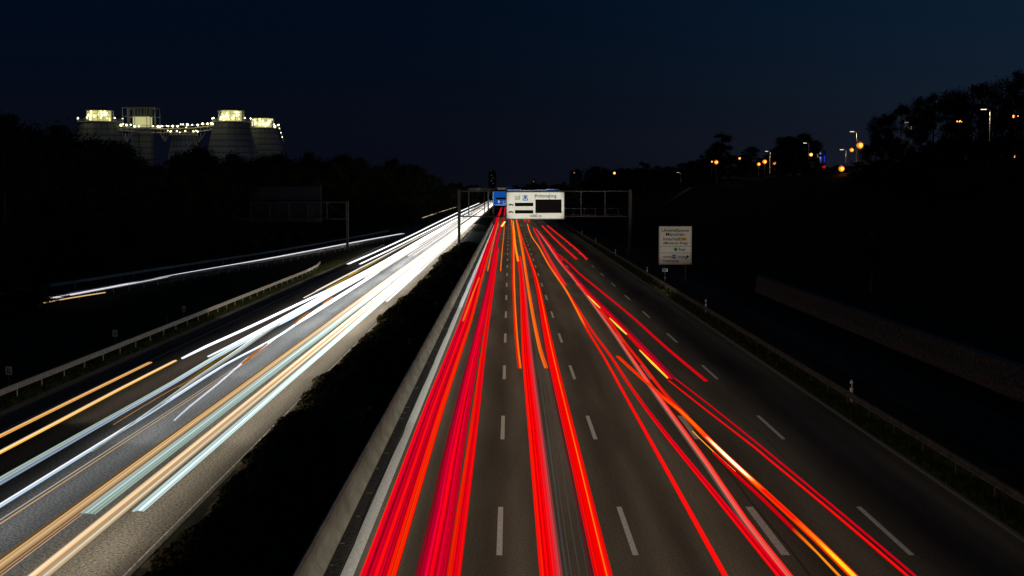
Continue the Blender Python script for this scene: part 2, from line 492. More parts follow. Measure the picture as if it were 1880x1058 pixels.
# ------------------------------------------------------------------ delineators, small posts
dl = thing('delineator_post', 'white delineator post behind the right guard rail, nearest of the row', 'delineator post', (15.95, 65.5, -.1), group='delineator posts behind the right guard rail')
MB().prism([(-.06, 0), (.06, 0), (.06, 1.12), (.0, 1.22), (-.06, 1.12)], -.05, .05).build('post_body', 'post_white', dl)
MB().box((0, 0, .93), (.126, .106, .20)).build('dark_band', 'black', dl)
MB().box((0, -.056, .93), (.04, .012, .15)).build('reflector', 'post_white', dl)
remember(dl)
names = ['second', 'third', 'fourth', 'fifth', 'sixth', 'seventh']
for i in range(1, 7):
    o = copy_tree(dl); o.location = (15.95, 65.5 + 49 * i, -.1)
    o['label'] = 'white delineator post behind the right guard rail, %s nearest of the row' % names[i - 1]
def small_sign(px, py, X, label, w=.32, h=.42, red=False):
    d = X / ((px - 935) / FPX); p = atd(px, py, d)
    t = thing('marker_plate', label, 'marker plate', (p.x, p.y, 0), group='marker plates beyond the left guard rail')
    MB().box((0, 0, p.z), (w, .02, h)).build('plate', 'cream_sheet', t)
    MB().tube((0, .03, -.1), (0, .03, p.z + h * .4), .025).build('post', 'steel', t)
    b = MB()
    b.box((-.06, -.013, p.z + .02), (.05, .006, .2)).box((.06, -.013, p.z + .02), (.05, .006, .2)).box((0, -.013, p.z - .1), (.18, .006, .04)).box((0.06, -.014, p.z + .1), (.09, .006, .035))
    b.build('plate_mark', 'reflector' if red else 'ink', t)
small_sign(16, 681, -24.6, 'small white plate with red marks on a post, leftmost beyond the guard rail', red=True)
small_sign(211, 612, -24.6, 'small white plate on a post, middle one of three beyond the left guard rail')
small_sign(337, 568, -24.6, 'small white plate on a post, farthest beyond the left guard rail', w=.26)
small_sign(306, 582, -24.9, 'tiny dim plate on a post just left of the farthest white plate', w=.14, h=.2)

# ------------------------------------------------------------------ gabion wall
gw = MB()
rg = random.Random(3)
wy = [34 + .5 * i for i in range(220)]
for r in range(5):
    for y in wy:
        gw.v.append((25.0 + rg.uniform(-.05, .05) + .02 * r, y, -.5 + 1.75 * r / 4 + (rg.uniform(-.03, .03) if r == 4 else 0)))
k = len(wy)
for r in range(4):
    for i in range(k - 1): gw.f.append((r * k + i, r * k + i + 1, (r + 1) * k + i + 1, (r + 1) * k + i))
n0 = len(gw.v)
for y in wy: gw.v.append((25.75, y, 1.22))
for i in range(k - 1): gw.f.append((4 * k + i, 4 * k + i + 1, n0 + i + 1, n0 + i))
gwo = gw.build('stone_wall', 'gabion')
tag(gwo, 'low reddish stone-filled retaining wall at the foot of the dark right slope', 'retaining wall')

# ------------------------------------------------------------------ overhead sign gantries
def lattice(b, x0, x1, y, z0, z1, step, r=.06, diag=True):
    for z in (z0, z1):
        for yy in (y - .35, y + .35):
            b.tube((x0, yy, z), (x1, yy, z), r * 1.3, k=6)
    n = max(1, round((x1 - x0) / step))
    for i in range(n + 1):
        x = x0 + (x1 - x0) * i / n
        for yy in (y - .35, y + .35): b.tube((x, yy, z0), (x, yy, z1), r, k=6)
        b.tube((x, y - .35, z1), (x, y + .35, z1), r * .8, k=6)
        b.tube((x, y - .35, z0), (x, y + .35, z0), r * .8, k=6)
        if diag and i < n:
            x2 = x0 + (x1 - x0) * (i + 1) / n
            b.tube((x, y + .35, z0 if i % 2 else z1), (x2, y + .35, z1 if i % 2 else z0), r * .8, k=6)
GY = 222.0
pr = atd(1157, 470, GY); pl = atd(843, 458, GY)
zt = atd(1000, 350, GY).z; zb = atd(1000, 400, GY).z
gt = thing('sign_gantry', 'grey steel gantry spanning the right carriageway and carrying the white sign', 'gantry', (0, GY, 0))
for px in (pl.x, pr.x):
    MB().box((px, 0, zt / 2), (.42, .6, zt + .3)).box((px, 0, .05), (1.0, 1.0, .3)).build('gantry_post', 'gantry', gt)
b = MB(); lattice(b, pl.x + .2, pr.x - .2, 0, zb + .2, zt - .1, 3.9, .07, diag=False)
b.build('truss', 'gantry', gt)
b = MB().box(((pl.x + pr.x) / 2, -.6, zb + .45), (pr.x - pl.x - 3, .5, .05))
for i in range(14):
    x = pl.x + 2 + i * (pr.x - pl.x - 4) / 13; b.tube((x, -.85, zb + .45), (x, -.85, zb + 1.45), .03, k=6)
b.tube((pl.x + 2, -.85, zb + 1.45), (pr.x - 2, -.85, zb + 1.45), .03, k=6)
b.build('walkway', 'gantry', gt)
# white board on it
sl = atd(929, 403, GY - 1.1); sr = atd(1037, 352, GY - 1.1)
W = sr.x - sl.x; HH = sr.z - sl.z
ws = thing('motorway_sign', 'large white overhead sign with three dark display fields hanging on the gantry', 'road sign', (sl.x, GY - 1.1, sl.z))
MB().box((W / 2, .08, HH / 2), (W, .12, HH)).build('board', 'white_sheet', ws)
fr = MB()
for cx_, cz_, w_, h_ in ((W / 2, .06, W, .12), (W / 2, HH - .06, W, .12), (.06, HH / 2, .12, HH - .24), (W - .06, HH / 2, .12, HH - .24)):
    fr.box((cx_, .0, cz_), (w_, .07, h_))
fr.build('frame', 'gantry', ws)
def u(px): return (px - 929) / 108 * W
def v(py): return (403 - py) / 51 * HH
disp = [(945.5, 979, 372.5, 378.8), (945.5, 979, 386, 392.2), (983, 1031, 366.5, 391.3)]
for x0, x1, y0, y1 in disp:
    MB().box(((u(x0) + u(x1)) / 2, .0, (v(y0) + v(y1)) / 2), (u(x1) - u(x0), .06, v(y0) - v(y1))).build('display_field', 'black', ws)
for px in (954.5, 982, 1009):
    MB().box((u(px), .018, v(361)), (.04, .01, .8 if px != 1009 else 1.0)).build('panel_seam', 'ink', ws)
text('Fröttmaning', v(356) - v(364.5), (u(982.5), .015, v(360.2)), 'ink', ws, sx=.93)
text('1000 m', v(393) - v(400.5), (u(983), .015, v(396.8)), 'ink', ws, 'CENTER')
MB().box((u(964.5), .01, v(363.5)), (u(969.3) - u(959.7), .03, v(358.6) - v(368.4))).build('metro_badge', 'ublue', ws)
text('U', .95, (u(964.5), -.012, v(363.7)), 'white_sheet', ws, 'CENTER', 1.15)
# train icon outline
tr = MB()
ix, iz, iw, ih = u(949.8), v(363.5), u(954) - u(946), v(360.5) - v(366.7)
for a, c, w_, h_ in ((0, ih / 2, iw, .05), (0, -ih / 2, iw, .05), (-iw / 2, 0, .05, ih), (iw / 2, 0, .05, ih), (0, .08, iw * .7, .04), (-iw * .2, .0, .04, ih * .5), (iw * .2, 0, .04, ih * .5), (0, -.12, iw * .6, .05)):
    tr.box((ix + a, .014, iz + c), (w_, .02, h_))
tr.build('train_symbol', 'ink', ws)
for py in (376.3, 389.7):
    b = MB(); x0 = u(933); z0 = v(py)
    b.prism([(x0, z0 - .05), (x0 + .85, z0 - .05), (x0 + .85, z0 + .04), (x0 + .66, z0 + .06), (x0 + .56, z0 + .15), (x0 + .26, z0 + .15), (x0 + .12, z0 + .06), (x0, z0 + .03)], 0.0, .02)
    b.lathe((0, 0, 0), [(.001, 0), (.001, .001)], 4, cap=False)
    for dx in (.18, .67):
        b.prism([(x0 + dx + .08 * math.cos(a * .7854), z0 - .06 + .08 * math.sin(a * .7854)) for a in range(8)], -.002, .018)
    b.build('car_symbol', 'ink', ws)

# blue gantry further on
BY = 470.0
bgz = atd(960, 377, BY); bt = atd(960, 348.5, BY).z
bgt = thing('sign_gantry', 'distant gantry with blue direction signs behind the large white sign', 'gantry', (0, BY, 0))
bl = atd(903, 350, BY).x; br = atd(1030, 350, BY).x
for x in (bl - 1.2, br + 6): MB().box((x, .6, bt / 2), (.5, .6, bt)).build('gantry_post', 'gantry', bgt)
b = MB(); lattice(b, bl - 1.2, br + 6, .6, bgz.z + 1.2, bt - .6, 4, .07); b.build('truss', 'gantry', bgt)
def blue_panel(x0, x1, y0, y1, arrow, label):
    a = atd(x0, y1, BY - .3); c = atd(x1, y0, BY - .3); w = c.x - a.x; h = c.z - a.z
    t = thing('blue_sign', label, 'road sign', (a.x, BY - .3, a.z), group='blue direction signs on the distant gantry')
    MB().box((w / 2, .1, h / 2), (w, .12, h)).build('board', 'blue_sheet', t)
    f = MB()
    for cx_, cz_, w_, h_ in ((w / 2, .07, w, .14), (w / 2, h - .07, w, .14), (.07, h / 2, .14, h - .28), (w - .07, h / 2, .14, h - .28)):
        f.box((cx_, .02, cz_), (w_, .06, h_))
    f.build('border', 'white_sheet', t)
    if arrow:
        MB().box((w * .55, .02, h * .47), (w * .72, .05, .6)).build('covered_field', 'black', t)
        f = MB(); ax, az = w * .42, h * .22
        f.prism([(ax - .5, az), (ax, az + .6), (ax + .5, az), (ax + .16, az), (ax + .16, az - .45), (ax - .16, az - .45), (ax - .16, az)], .0, .03)
        f.build('arrow_symbol', 'white_sheet', t)
        f = MB()
        for q, e, w_, h_ in ((0, .42, .95, .12), (0, -.42, .95, .12), (-.42, 0, .12, .72), (.42, 0, .12, .72)):
            f.box((w * .82 + q, .02, h * .2 + e), (w_, .03, h_))
        f.build('route_symbol', 'white_sheet', t)
    else:
        f = MB()
        for i in range(2):
            f.box((w * (.3 + .35 * i), .02, h * .8), (w * .24, .04, .28))
        f.build('lettering', 'white_sheet', t)
blue_panel(905, 931, 350.5, 377, True, 'blue sign with white up arrow left of the large white sign')
blue_panel(932, 957, 348.6, 377, False, 'blue sign whose top edge shows above the left part of the white sign')
blue_panel(958, 979, 349.4, 377, False, 'blue sign whose top edge shows above the middle of the white sign')
blue_panel(980, 1001, 349.0, 377, False, 'blue sign whose top edge shows above the display side of the white sign')
blue_panel(1002, 1027, 347.5, 377, False, 'blue sign whose raised top edge shows above the right end of the white sign')
# more distant gantry board
a = atd(914, 348.6, 800); c = atd(940, 343.2, 800)
t = thing('distant_sign', 'tiny faraway blue and white sign board just above the blue signs', 'road sign', (a.x, 800, 0))
MB().box(((c.x - a.x) * .3, 0, a.z + .6), ((c.x - a.x) * .58, .3, 1.1)).build('white_panel', 'white_sheet', t)
MB().box(((c.x - a.x) * .80, 0, (a.z + c.z) / 2 + .2), ((c.x - a.x) * .38, .32, c.z - a.z)).build('blue_panel', 'blue_sheet', t)
MB().box((-1, .5, c.z / 2), (.5, .5, c.z)).box((c.x - a.x + 1, .5, c.z / 2), (.5, .5, c.z)).box(((c.x - a.x) / 2, .5, c.z - .4), (c.x - a.x + 3, .4, .4)).build('sign_frame', 'gantry', t)

# left gantry over the slip road, seen from behind
LY = 238.0
q0 = atd(390, 452, LY); q1 = atd(638, 458, LY); lt = atd(600, 370, LY).z; lb = atd(600, 402, LY).z
gl = thing('sign_gantry', 'dark steel gantry over the slip road on the left with a board seen from behind', 'gantry', (0, LY, 0))
for x in (q0.x, q1.x):
    MB().box((x, 0, lt / 2), (.42, .5, lt + .2)).box((x, 0, .05), (.9, .9, .3)).build('gantry_post', 'gantry', gl)
b = MB(); lattice(b, q0.x + .2, q1.x - .2, 0, lb, lt - .1, 3.0, .07); b.build('truss', 'gantry', gl)
s0 = atd(458, 408, LY + .7); s1 = atd(590, 343, LY + .7)
lsb = thing('direction_board', 'large board seen from behind on the dark slip road gantry', 'road sign', (s0.x, LY + .7, s0.z))
w = s1.x - s0.x; h = s1.z - s0.z
MB().box((w / 2, .08, h / 2), (w, .1, h)).build('board', 'sign_back', lsb)
b = MB()
for i in range(9): b.box((w / 2, -.01, h * (i + .5) / 9), (w, .06, .05))
for x in (.04, w * .34, w - .07): b.box((x, -.08, h / 2), (.14, .08, h))
b.build('stiffeners', 'sign_back', lsb)
MB().box((w - .2, -.14, h / 2), (.3, .04, h)).box((w * .34, -.14, h / 2), (.05, .04, h)).build('edge_profile', 'gantry', lsb)
a = atd(862, 352.5, 520); c = atd(904, 345.5, 520)
t = thing('direction_board', 'faraway grey board seen from behind above the glare of the left carriageway', 'road sign', (a.x, 520, 0))
MB().box(((c.x - a.x) / 2, 0, (a.z + c.z) / 2), (c.x - a.x, .15, c.z - a.z)).build('board', 'gantry', t)
MB().box((-.3, .4, c.z / 2), (.4, .5, c.z)).box((c.x - a.x + .3, .4, c.z / 2), (.4, .5, c.z)).box(((c.x - a.x) / 2, .4, c.z - 1), (c.x - a.x + .2, .3, .3)).build('support_frame', 'gantry', t)

# info sign on the right
e0 = atd(1209.5, 486, 158); e1 = atd(1270.5, 415.5, 158)
w = e1.x - e0.x; h = e1.z - e0.z
sg = thing('information_sign', 'tall pale rectangular low emission zone sign on two posts beyond the right guard rail', 'road sign', (e0.x, 158, 0))
MB().box((w / 2, .06, e0.z + h / 2), (w, .08, h)).build('board', 'cream_sheet', sg)
fr = MB()
for cx_, cz_, w_, h_ in ((w / 2, .06, w - .16, .03), (w / 2, h - .06, w - .16, .03), (.08, h / 2, .03, h - .15), (w - .08, h / 2, .03, h - .15), (w / 2, h * .475, w - .18, .035), (w / 2, h * .305, w - .18, .035)):
    fr.box((cx_, .014, e0.z + cz_), (w_, .012, h_))
fr.build('border_line', 'ink', sg)
for x in (w * .18, w * .82): MB().tube((x, .2, -.5), (x, .2, e0.z + h - .2), .06).build('post', 'gantry', sg)
def line(s, size, fx, fz, al='CENTER', sx=1.0): text(s, size, (w * fx, .012, e0.z + h * fz), 'ink', sg, al, sx)
line('Umweltzone', .52, .49, .89, sx=1.15); line('München', .52, .49, .785, sx=1.1)
line('innerhalb', .5, .12, .665, 'LEFT', 1.12); line('(Mittlerer Ring)', .38, .50, .558, sx=1.15)
line('frei', .48, .60, .39, 'LEFT', 1.15); line('nächste', .33, .13, .205, 'LEFT', 1.05)
line('-Anlage', .33, .555, .205, 'LEFT', 1.0); line('Fröttmaning', .33, .13, .095, 'LEFT', 1.05)
MB().box((w * .755, .012, e0.z + h * .665), (w * .18, .02, .34)).build('route_badge', 'yellow', sg)
text('2R', .3, (w * .755, -.004, e0.z + h * .665), 'ink', sg, 'CENTER')
MB().prism([(w * .51 + .2 * math.cos(a * math.pi / 8), e0.z + h * .395 + .2 * math.sin(a * math.pi / 8)) for a in range(16)], .0, .02).build('round_badge', 'green', sg)
MB().box((w * .28, .012, e0.z + h * .385), (w * .15, .02, .42)).build('pale_badge', 'white_sheet', sg)
MB().box((w * .46, .012, e0.z + h * .21), (w * .11, .02, .42)).build('park_badge', 'ublue', sg)
text('P+R', .19, (w * .46, -.004, e0.z + h * .21), 'white_sheet', sg, 'CENTER')
ax, az = w * .83, e0.z + h * .125
MB().prism([(ax - .04, az), (ax - .04, az + .30), (ax + .10, az + .42), (ax + .10, az + .54), (ax + .34, az + .36), (ax + .10, az + .18), (ax + .10, az + .32), (ax + .06, az + .28), (ax + .06, az)], .0, .02).build('arrow_symbol', 'ink', sg)
p = atd(1221, 496, 157)
t = thing('marker_plate', 'small bluish kilometre plate just below the low emission zone sign', 'marker plate', (p.x, 157, 0))
MB().box((0, 0, p.z), (.62, .03, .34)).build('plate', 'neon_white' if False else 'white_sheet', t)
MB().box((-.12, -.02, p.z), (.22, .01, .2)).box((.16, -.02, p.z + .03), (.1, .01, .1)).build('plate_mark', 'ublue', t)
MB().tube((0, .04, -.4), (0, .04, p.z), .03).build('post', 'steel', t)

# ------------------------------------------------------------------ vegetation on the ground
def blades(name, label, xr, yr, n, hgt, m, seed, cat, dens=None, wid=.02):
    rr = random.Random(seed); b = MB()
    for i in range(n):
        u_ = rr.random() ** 1.7
        y = yr[0] + (yr[1] - yr[0]) * u_; x = rr.uniform(*xr); z = ground_z(x, y)
        hh = hgt * rr.uniform(.5, 1.25); a = rr.uniform(0, 6.28); k = wid * (1 + y / 60)
        dx, dy = math.cos(a) * k, math.sin(a) * k; lx, ly = rr.uniform(-.5, .5) * hh, rr.uniform(-.5, .5) * hh
        q = len(b.v)
        b.v += [(x - dx, y - dy, z), (x + dx, y + dy, z), (x + lx * .5 + dx * .7, y + ly * .5, z + hh * .6), (x + lx, y + ly, z + hh)]
        b.f += [(q, q + 1, q + 2), (q, q + 2, q + 3)]
    return tag(b.build(name, m), label, cat, kind='stuff')
blades('verge_grass', 'short green grass on the verge under the right guard rail', (14.82, 16.6), (34, 260), 26000, .20, 'blade', 11, 'grass')
blades('verge_grass', 'dim grass on the verge in front of the left guard rail', (-24.8, -22.95), (60, 200), 22000, .20, 'blade', 12, 'grass')
strip('verge', 'turf', 14.785, 16.4, 0, 900, -.03)
strip('left_verge', 'turf', -26.0, -22.905, 0, 600, -.03)

def hedge():
    rr = random.Random(21); b = MB()
    def edge(y):
        e = -9.35 + .22 * math.sin(y * .33) + .18 * math.sin(y * .91 + 1) + .12 * math.sin(y * 2.3)
        if 56 < y < 84: e -= .35
        if 84 <= y: e -= .1 + .3 * math.sin(y * .07)
        return e
    def hgt(x, y):
        e = edge(y); m = min(1, max(0, (x - e) / 1.1)) * min(1, max(0, (-5.15 - x) / .5))
        return (.62 + .16 * math.sin(x * 1.7 + y * .21) + .14 * math.sin(y * .47)) * m ** .6
    # soil mound under it
    X = [-10, -9.5, -9.1, -8.7, -8.2, -7.5, -6.8, -6.2, -5.7, -5.42]
    Ys = [24 + 1.5 * i for i in range(150)]
    base = MB()
    for y in Ys:
        for x in X: base.v.append((x, y, max(-.05, hgt(x, y) * .72 - .05)))
    k = len(X)
    base.f = [(j * k + i, j * k + i + 1, (j + 1) * k + i + 1, (j + 1) * k + i) for j in range(len(Ys) - 1) for i in range(k - 1)]
    for i in range(52000):
        y = 28 + 221 * rr.random() ** 1.5
        x = edge(y) + (-5.35 - edge(y)) * (rr.random() ** 1.25)
        z = hgt(x, y) * rr.uniform(.55, 1.12) + rr.uniform(0, .05)
        s = rr.uniform(.05, .12) * (1 + y / 160)
        n = Vector((rr.gauss(0, 1), rr.gauss(0, 1), rr.gauss(0, 1) + .6)).normalized(); u_ = n.orthogonal().normalized() * s; w_ = n.cross(u_).normalized() * s * .6
        c = Vector((x, y, z)); q = len(b.v)
        b.v += [tuple(c - u_), tuple(c + w_), tuple(c + u_), tuple(c - w_)]; b.f.append((q, q + 1, q + 2, q + 3))
    n = len(b.v); b.v += base.v; b.f += [tuple(n + i for i in f) for f in base.f]
    tag(b.build('median_shrubs', 'bushleaf'), 'black low shrubs filling the central reservation between the carriageways', 'shrubs', kind='stuff')
hedge()
tag(MB().box((-7.35, 297, .0), (3.9, 84, .16)).build('concrete_slab', 'pad'), 'pale concrete slab in the central reservation behind the gantry post', 'slab')
strip('median_ground', 'soil', -9.74, -5.36, 0, 1500, -.02)

# ------------------------------------------------------------------ trees
def leafmesh(seed, Ht, rad, low, n, leaf, kind):
    rr = random.Random(seed); b = MB()
    tk = MB()
    tk.tube((0, 0, -1), (0.1, 0, Ht * .45), .28, .18, k=7); tk.tube((.1, 0, Ht * .45), (0, .1, Ht * .9), .18, .05, k=6)
    clumps = []
    m = 46 if kind != 'poplar' else 30
    for i in range(m):
        t = rr.random(); z = low + (Ht - low) * (t ** .8)
        f = (z - low) / (Ht - low)
        if kind == 'poplar': env = rad * (0.45 + .55 * math.sin(math.pi * min(1, f * .9 + .1)))
        elif kind == 'birch': env = rad * (1.05 - .65 * f) * (.7 + .3 * math.sin(f * 9))
        else: env = rad * math.sqrt(max(.05, 1 - (2 * f - .85) ** 2 * .75))
        a = rr.uniform(0, 6.283); r_ = env * math.sqrt(rr.random())
        c = Vector((r_ * math.cos(a), r_ * math.sin(a), z)); cr = rr.uniform(.55, 1.45) * (rad / 4.5) ** .5
        clumps.append((c, cr))
        if i % 2 == 0:
            tk.tube((0, 0, max(low * .8, z - 1.5 - r_ * .6)), tuple(c), .07, .02, k=5, cap=False)
    for c, cr in clumps:
        for j in range(n // m):
            d = Vector((rr.gauss(0, .5), rr.gauss(0, .5), rr.gauss(0, .42)))
            if kind == 'birch': d.z -= rr.random() ** 2 * 1.6
            p = c + d * cr; s = leaf * rr.uniform(.6, 1.3)
            nn = Vector((rr.gauss(0, 1), rr.gauss(0, 1), rr.gauss(0, 1))).normalized(); uu = nn.orthogonal().normalized() * s; ww = nn.cross(uu).normalized() * s * .55
            if kind == 'birch' and rr.random() < .6: uu = Vector((rr.uniform(-.15, .15), rr.uniform(-.15, .15), -1)) * s * 1.3; ww = Vector((rr.uniform(-1, 1), rr.uniform(-1, 1), 0)).normalized() * s * .4
            q = len(b.v)
            b.v += [tuple(p - uu), tuple(p + ww), tuple(p + uu), tuple(p - ww)]; b.f.append((q, q + 1, q + 2, q + 3))
    return b, tk
PROTO = []
specs = [('round', 16, 5.0, 2.0, 9000, .20, 'leaf'), ('round', 16, 5.6, 1.5, 10000, .21, 'leaf2'), ('round', 16, 4.2, 3.0, 8000, .19, 'leaf'),
         ('poplar', 16, 2.3, 2.0, 6500, .19, 'leaf'), ('birch', 16, 4.0, 4.0, 7500, .17, 'leaf2'), ('birch', 16, 4.6, 3.5, 8500, .17, 'leaf')]
protos_me = []
for i, (kd, a, r_, lo, n, lf, mt) in enumerate(specs):
    cb, tb = leafmesh(100 + i, a, r_, lo, n, lf, kd)
    m1 = bpy.data.meshes.new('crown'); m1.from_pydata(cb.v, [], cb.f); m1.materials.append(M[mt])
    m2 = bpy.data.meshes.new('trunk'); m2.from_pydata(tb.v, [], tb.f); m2.materials.append(M['birch' if kd == 'birch' else 'bark'])
    protos_me.append((m1, m2))
rt = random.Random(5)
def tree(px, py, d, kind, label, group, wide=1.0, name='tree', zb=None, cat='tree'):
    p = atd(px, py, d); z0 = ground_z(p.x, p.y) if zb is None else zb
    hh = max(2.5, (p.z - z0) / 15.7)if False else (p.z - z0)
    s = hh / 16.3
    t = thing(name, label, cat, (p.x, p.y, z0), rt.uniform(0, 6.28), group)
    sw = wide * max(s, .5) ** .6 if s < 1 else wide * s
    t.scale = (sw, sw, s)
    m1, m2 = protos_me[kind]
    for nm, me in (('crown', m1), ('trunk', m2)):
        o = bpy.data.objects.new(nm, me); C.objects.link(o); o.parent = t
    return t
GL = 'trees of the dark wood left of the motorway'
LL = 'black leafy tree in the dense wood left of the motorway'
left = [(0, 216, 165, 0), (25, 232, 172, 1), (62, 236, 180, 2), (95, 234, 185, 0), (125, 250, 190, 1), (160, 268, 196, 1), (185, 256, 200, 3), (215, 262, 205, 2), (240, 278, 210, 0),
        (270, 284, 214, 1), (300, 298, 222, 1), (335, 277, 236, 4), (362, 272, 240, 2), (392, 280, 245, 1), (420, 285, 252, 0), (452, 292, 262, 1), (485, 290, 275, 0), (512, 284, 285, 2), (545, 288, 300, 1),
        (575, 283, 320, 0), (605, 290, 335, 1), (628, 286, 350, 2), (655, 292, 380, 0), (682, 298, 400, 1), (705, 304, 420, 3), (728, 294, 440, 0), (748, 298, 480, 1), (765, 310, 520, 2), (785, 318, 580, 1), (803, 330, 650, 0), (822, 334, 720, 1), (845, 336, 820, 0), (868, 337, 950, 1)]
for i, (x, y, d, k) in enumerate(left):
    tree(x, y, d, k, LL, GL, 1.15)
    # a second rank behind, lower in the picture
    if x < 880: tree(x + rt.uniform(-12, 12), y + rt.uniform(12, 30) * 160 / d, d - 12 - rt.uniform(0, 10), rt.choice((0, 1, 2)), LL, GL, 1.15)
# undergrowth edge
GB = 'undergrowth along the left wood'
for i in range(26):
    y = 105 + i * 15 + rt.uniform(-3, 3)
    x = -47.5 - rt.uniform(0, 5) if y < 140 else (ramp_x(min(y, 420)) - 10.5 - rt.uniform(0, 5))
    t = thing('bush', 'dark bushy shrub at the foot of the wood beyond the slip road', 'bush', (x, y, ground_z(x, y) - .6), rt.uniform(0, 6), GB)
    s = rt.uniform(.30, .45); t.scale = (s * 1.5, s * 1.5, s)
    o = bpy.data.objects.new('crown', protos_me[1][0]); C.objects.link(o); o.parent = t
    o = bpy.data.objects.new('trunk', protos_me[1][1]); C.objects.link(o); o.parent = t
# foreground branch dimming the slip road trails at far left
for px, py, d in ((-30, 470, 112), (35, 515, 116), (68, 528, 118)):
    tree(px, py, d, rt.choice((1, 2)), 'black bush overlapping the near end of the slip road at the left picture edge', 'bushes in front of the slip road trails', 1.0, name='bush', zb=0, cat='bush')

GR = 'trees on the dark slope right of the motorway'
LR = 'black leafy tree on the dark slope right of the motorway'
right = [(1878, 128, 178, 4, 1.1), (1842, 150, 182, 5, 1.0), (1805, 150, 190, 4, 1.1), (1768, 165, 196, 5, 1.0), (1715, 162, 186, 1, .8), (1748, 185, 200, 2, .9), (1690, 200, 195, 5, .9),
         (1655, 194, 205, 2, .8), (1630, 208, 215, 4, .9), (1608, 215, 225, 5, .75), (1600, 262, 230, 0, .7), (1640, 250, 225, 1, .8)]
for x, y, d, k, wd in right: tree(x, y, d, k, LR, GR, wd * .95)
lower = [(1860, 250, 150, 1), (1800, 262, 155, 0), (1740, 255, 158, 2), (1690, 270, 165, 1), (1650, 285, 172, 0), (1620, 300, 185, 1), (1590, 312, 200, 2), (1850, 330, 128, 0), (1760, 340, 135, 1), (1700, 345, 140, 2)]
for x, y, d, k in lower: tree(x, y, d, k, LR, GR, .95)
mid = [(1462, 242, 300, 1, .85), (1440, 262, 310, 0, .7), (1485, 262, 305, 0, .7), (1380, 270, 330, 2, .7), (1358, 288, 340, 1, .6), (1400, 292, 345, 0, .7), (1325, 246, 350, 3, 1.2), (1318, 262, 345, 2, .7), (1300, 280, 352, 0, .65), (1278, 294, 380, 1, .6),
       (1252, 300, 400, 2, .6), (1228, 306, 420, 0, .6), (1200, 303, 460, 1, .6), (1182, 298, 470, 3, .9), (1155, 310, 500, 0, .6), (1130, 312, 520, 2, .6), (1108, 316, 560, 3, .9), (1080, 322, 620, 1, .6), (1058, 328, 680, 0, .6), (1030, 332, 760, 1, .6), (1000, 335, 850, 0, .6), (972, 336, 950, 1, .6), (1292, 290, 356, 1, .8), (1340, 284, 350, 0, .7), (1368, 284, 342, 2, .7), (1425, 282, 325, 1, .8), (1448, 252, 312, 2, .8), (1474, 250, 308, 1, .8), (1270, 298, 372, 0, .8), (1238, 304, 410, 1, .8), (1212, 306, 440, 0, .8), (1168, 306, 485, 1, .8), (1142, 310, 510, 2, .8), (1095, 320, 590, 0, .8), (1530, 318, 260, 0, .7), (1565, 318, 250, 1, .7), (1510, 316, 285, 2, .6)]
for x, y, d, k, wd in mid: tree(x, y, d, k, LR, GR, wd * 1.45)
for i in range(46):      # shrubs closing the crest
    x = 1100 + i * 17 + rt.uniform(-6, 6); d = 250 + max(0, 1560 - x) * .75 if x < 1560 else rt.uniform(165, 215)
    y = (rt.uniform(305, 318) if x < 1560 else 318 - (x - 1560) * .22 + rt.uniform(-14, 8))
    p = atd(x, y, d); z0 = ground_z(p.x, d) - .8; sh = max(.16, (p.z - z0) / 16.3)
    t = thing('bush', 'dark shrub on the crest of the right slope', 'bush', (p.x, d, z0), rt.uniform(0, 6), 'shrubs on the crest of the right slope')
    t.scale = (sh * 1.7 + .1, sh * 1.7 + .1, sh)
    for nm, me in zip(('crown', 'trunk'), protos_me[i % 2]):
        o = bpy.data.objects.new(nm, me); C.objects.link(o); o.parent = t
for i in range(16):
    x = rt.uniform(1120, 1560); d = 230 + (1560 - x) * .7
    tree(x, rt.uniform(322, 345), d, rt.choice((0, 1, 2)), LR, GR, .7)
tb = tree(1601, 400, 118, 4, 'slender tree with pale birch trunk standing alone on the dark right slope', None, .6, name='birch_tree', zb=ground_z(30, 118))
# distant wood on the horizon
b = MB(); rr = random.Random(9)
for i in range(24000):
    x = rr.uniform(-420, 420); y = rr.uniform(1350, 1420); top = 13.5 + 3 * math.sin(x * .02) + 2.0 * math.sin(x * .09 + 1) + 1.2 * math.sin(x * .31)
    if -60 < x < 20: top -= 3
    z = top * rr.random() ** .5; s = rr.uniform(.6, 1.3); a = rr.uniform(0, 3.14); q = len(b.v)
    b.v += [(x - s * math.cos(a), y - s * math.sin(a), z - s), (x + s * math.cos(a), y + s * math.sin(a), z - s * .6), (x + s * .6, y, z + s), (x - s * .5, y, z + s * .7)]; b.f.append((q, q + 1, q + 2, q + 3))
tag(b.build('distant_wood', 'leaf'), 'black distant wood along the horizon where the motorway vanishes', 'wood', kind='stuff')

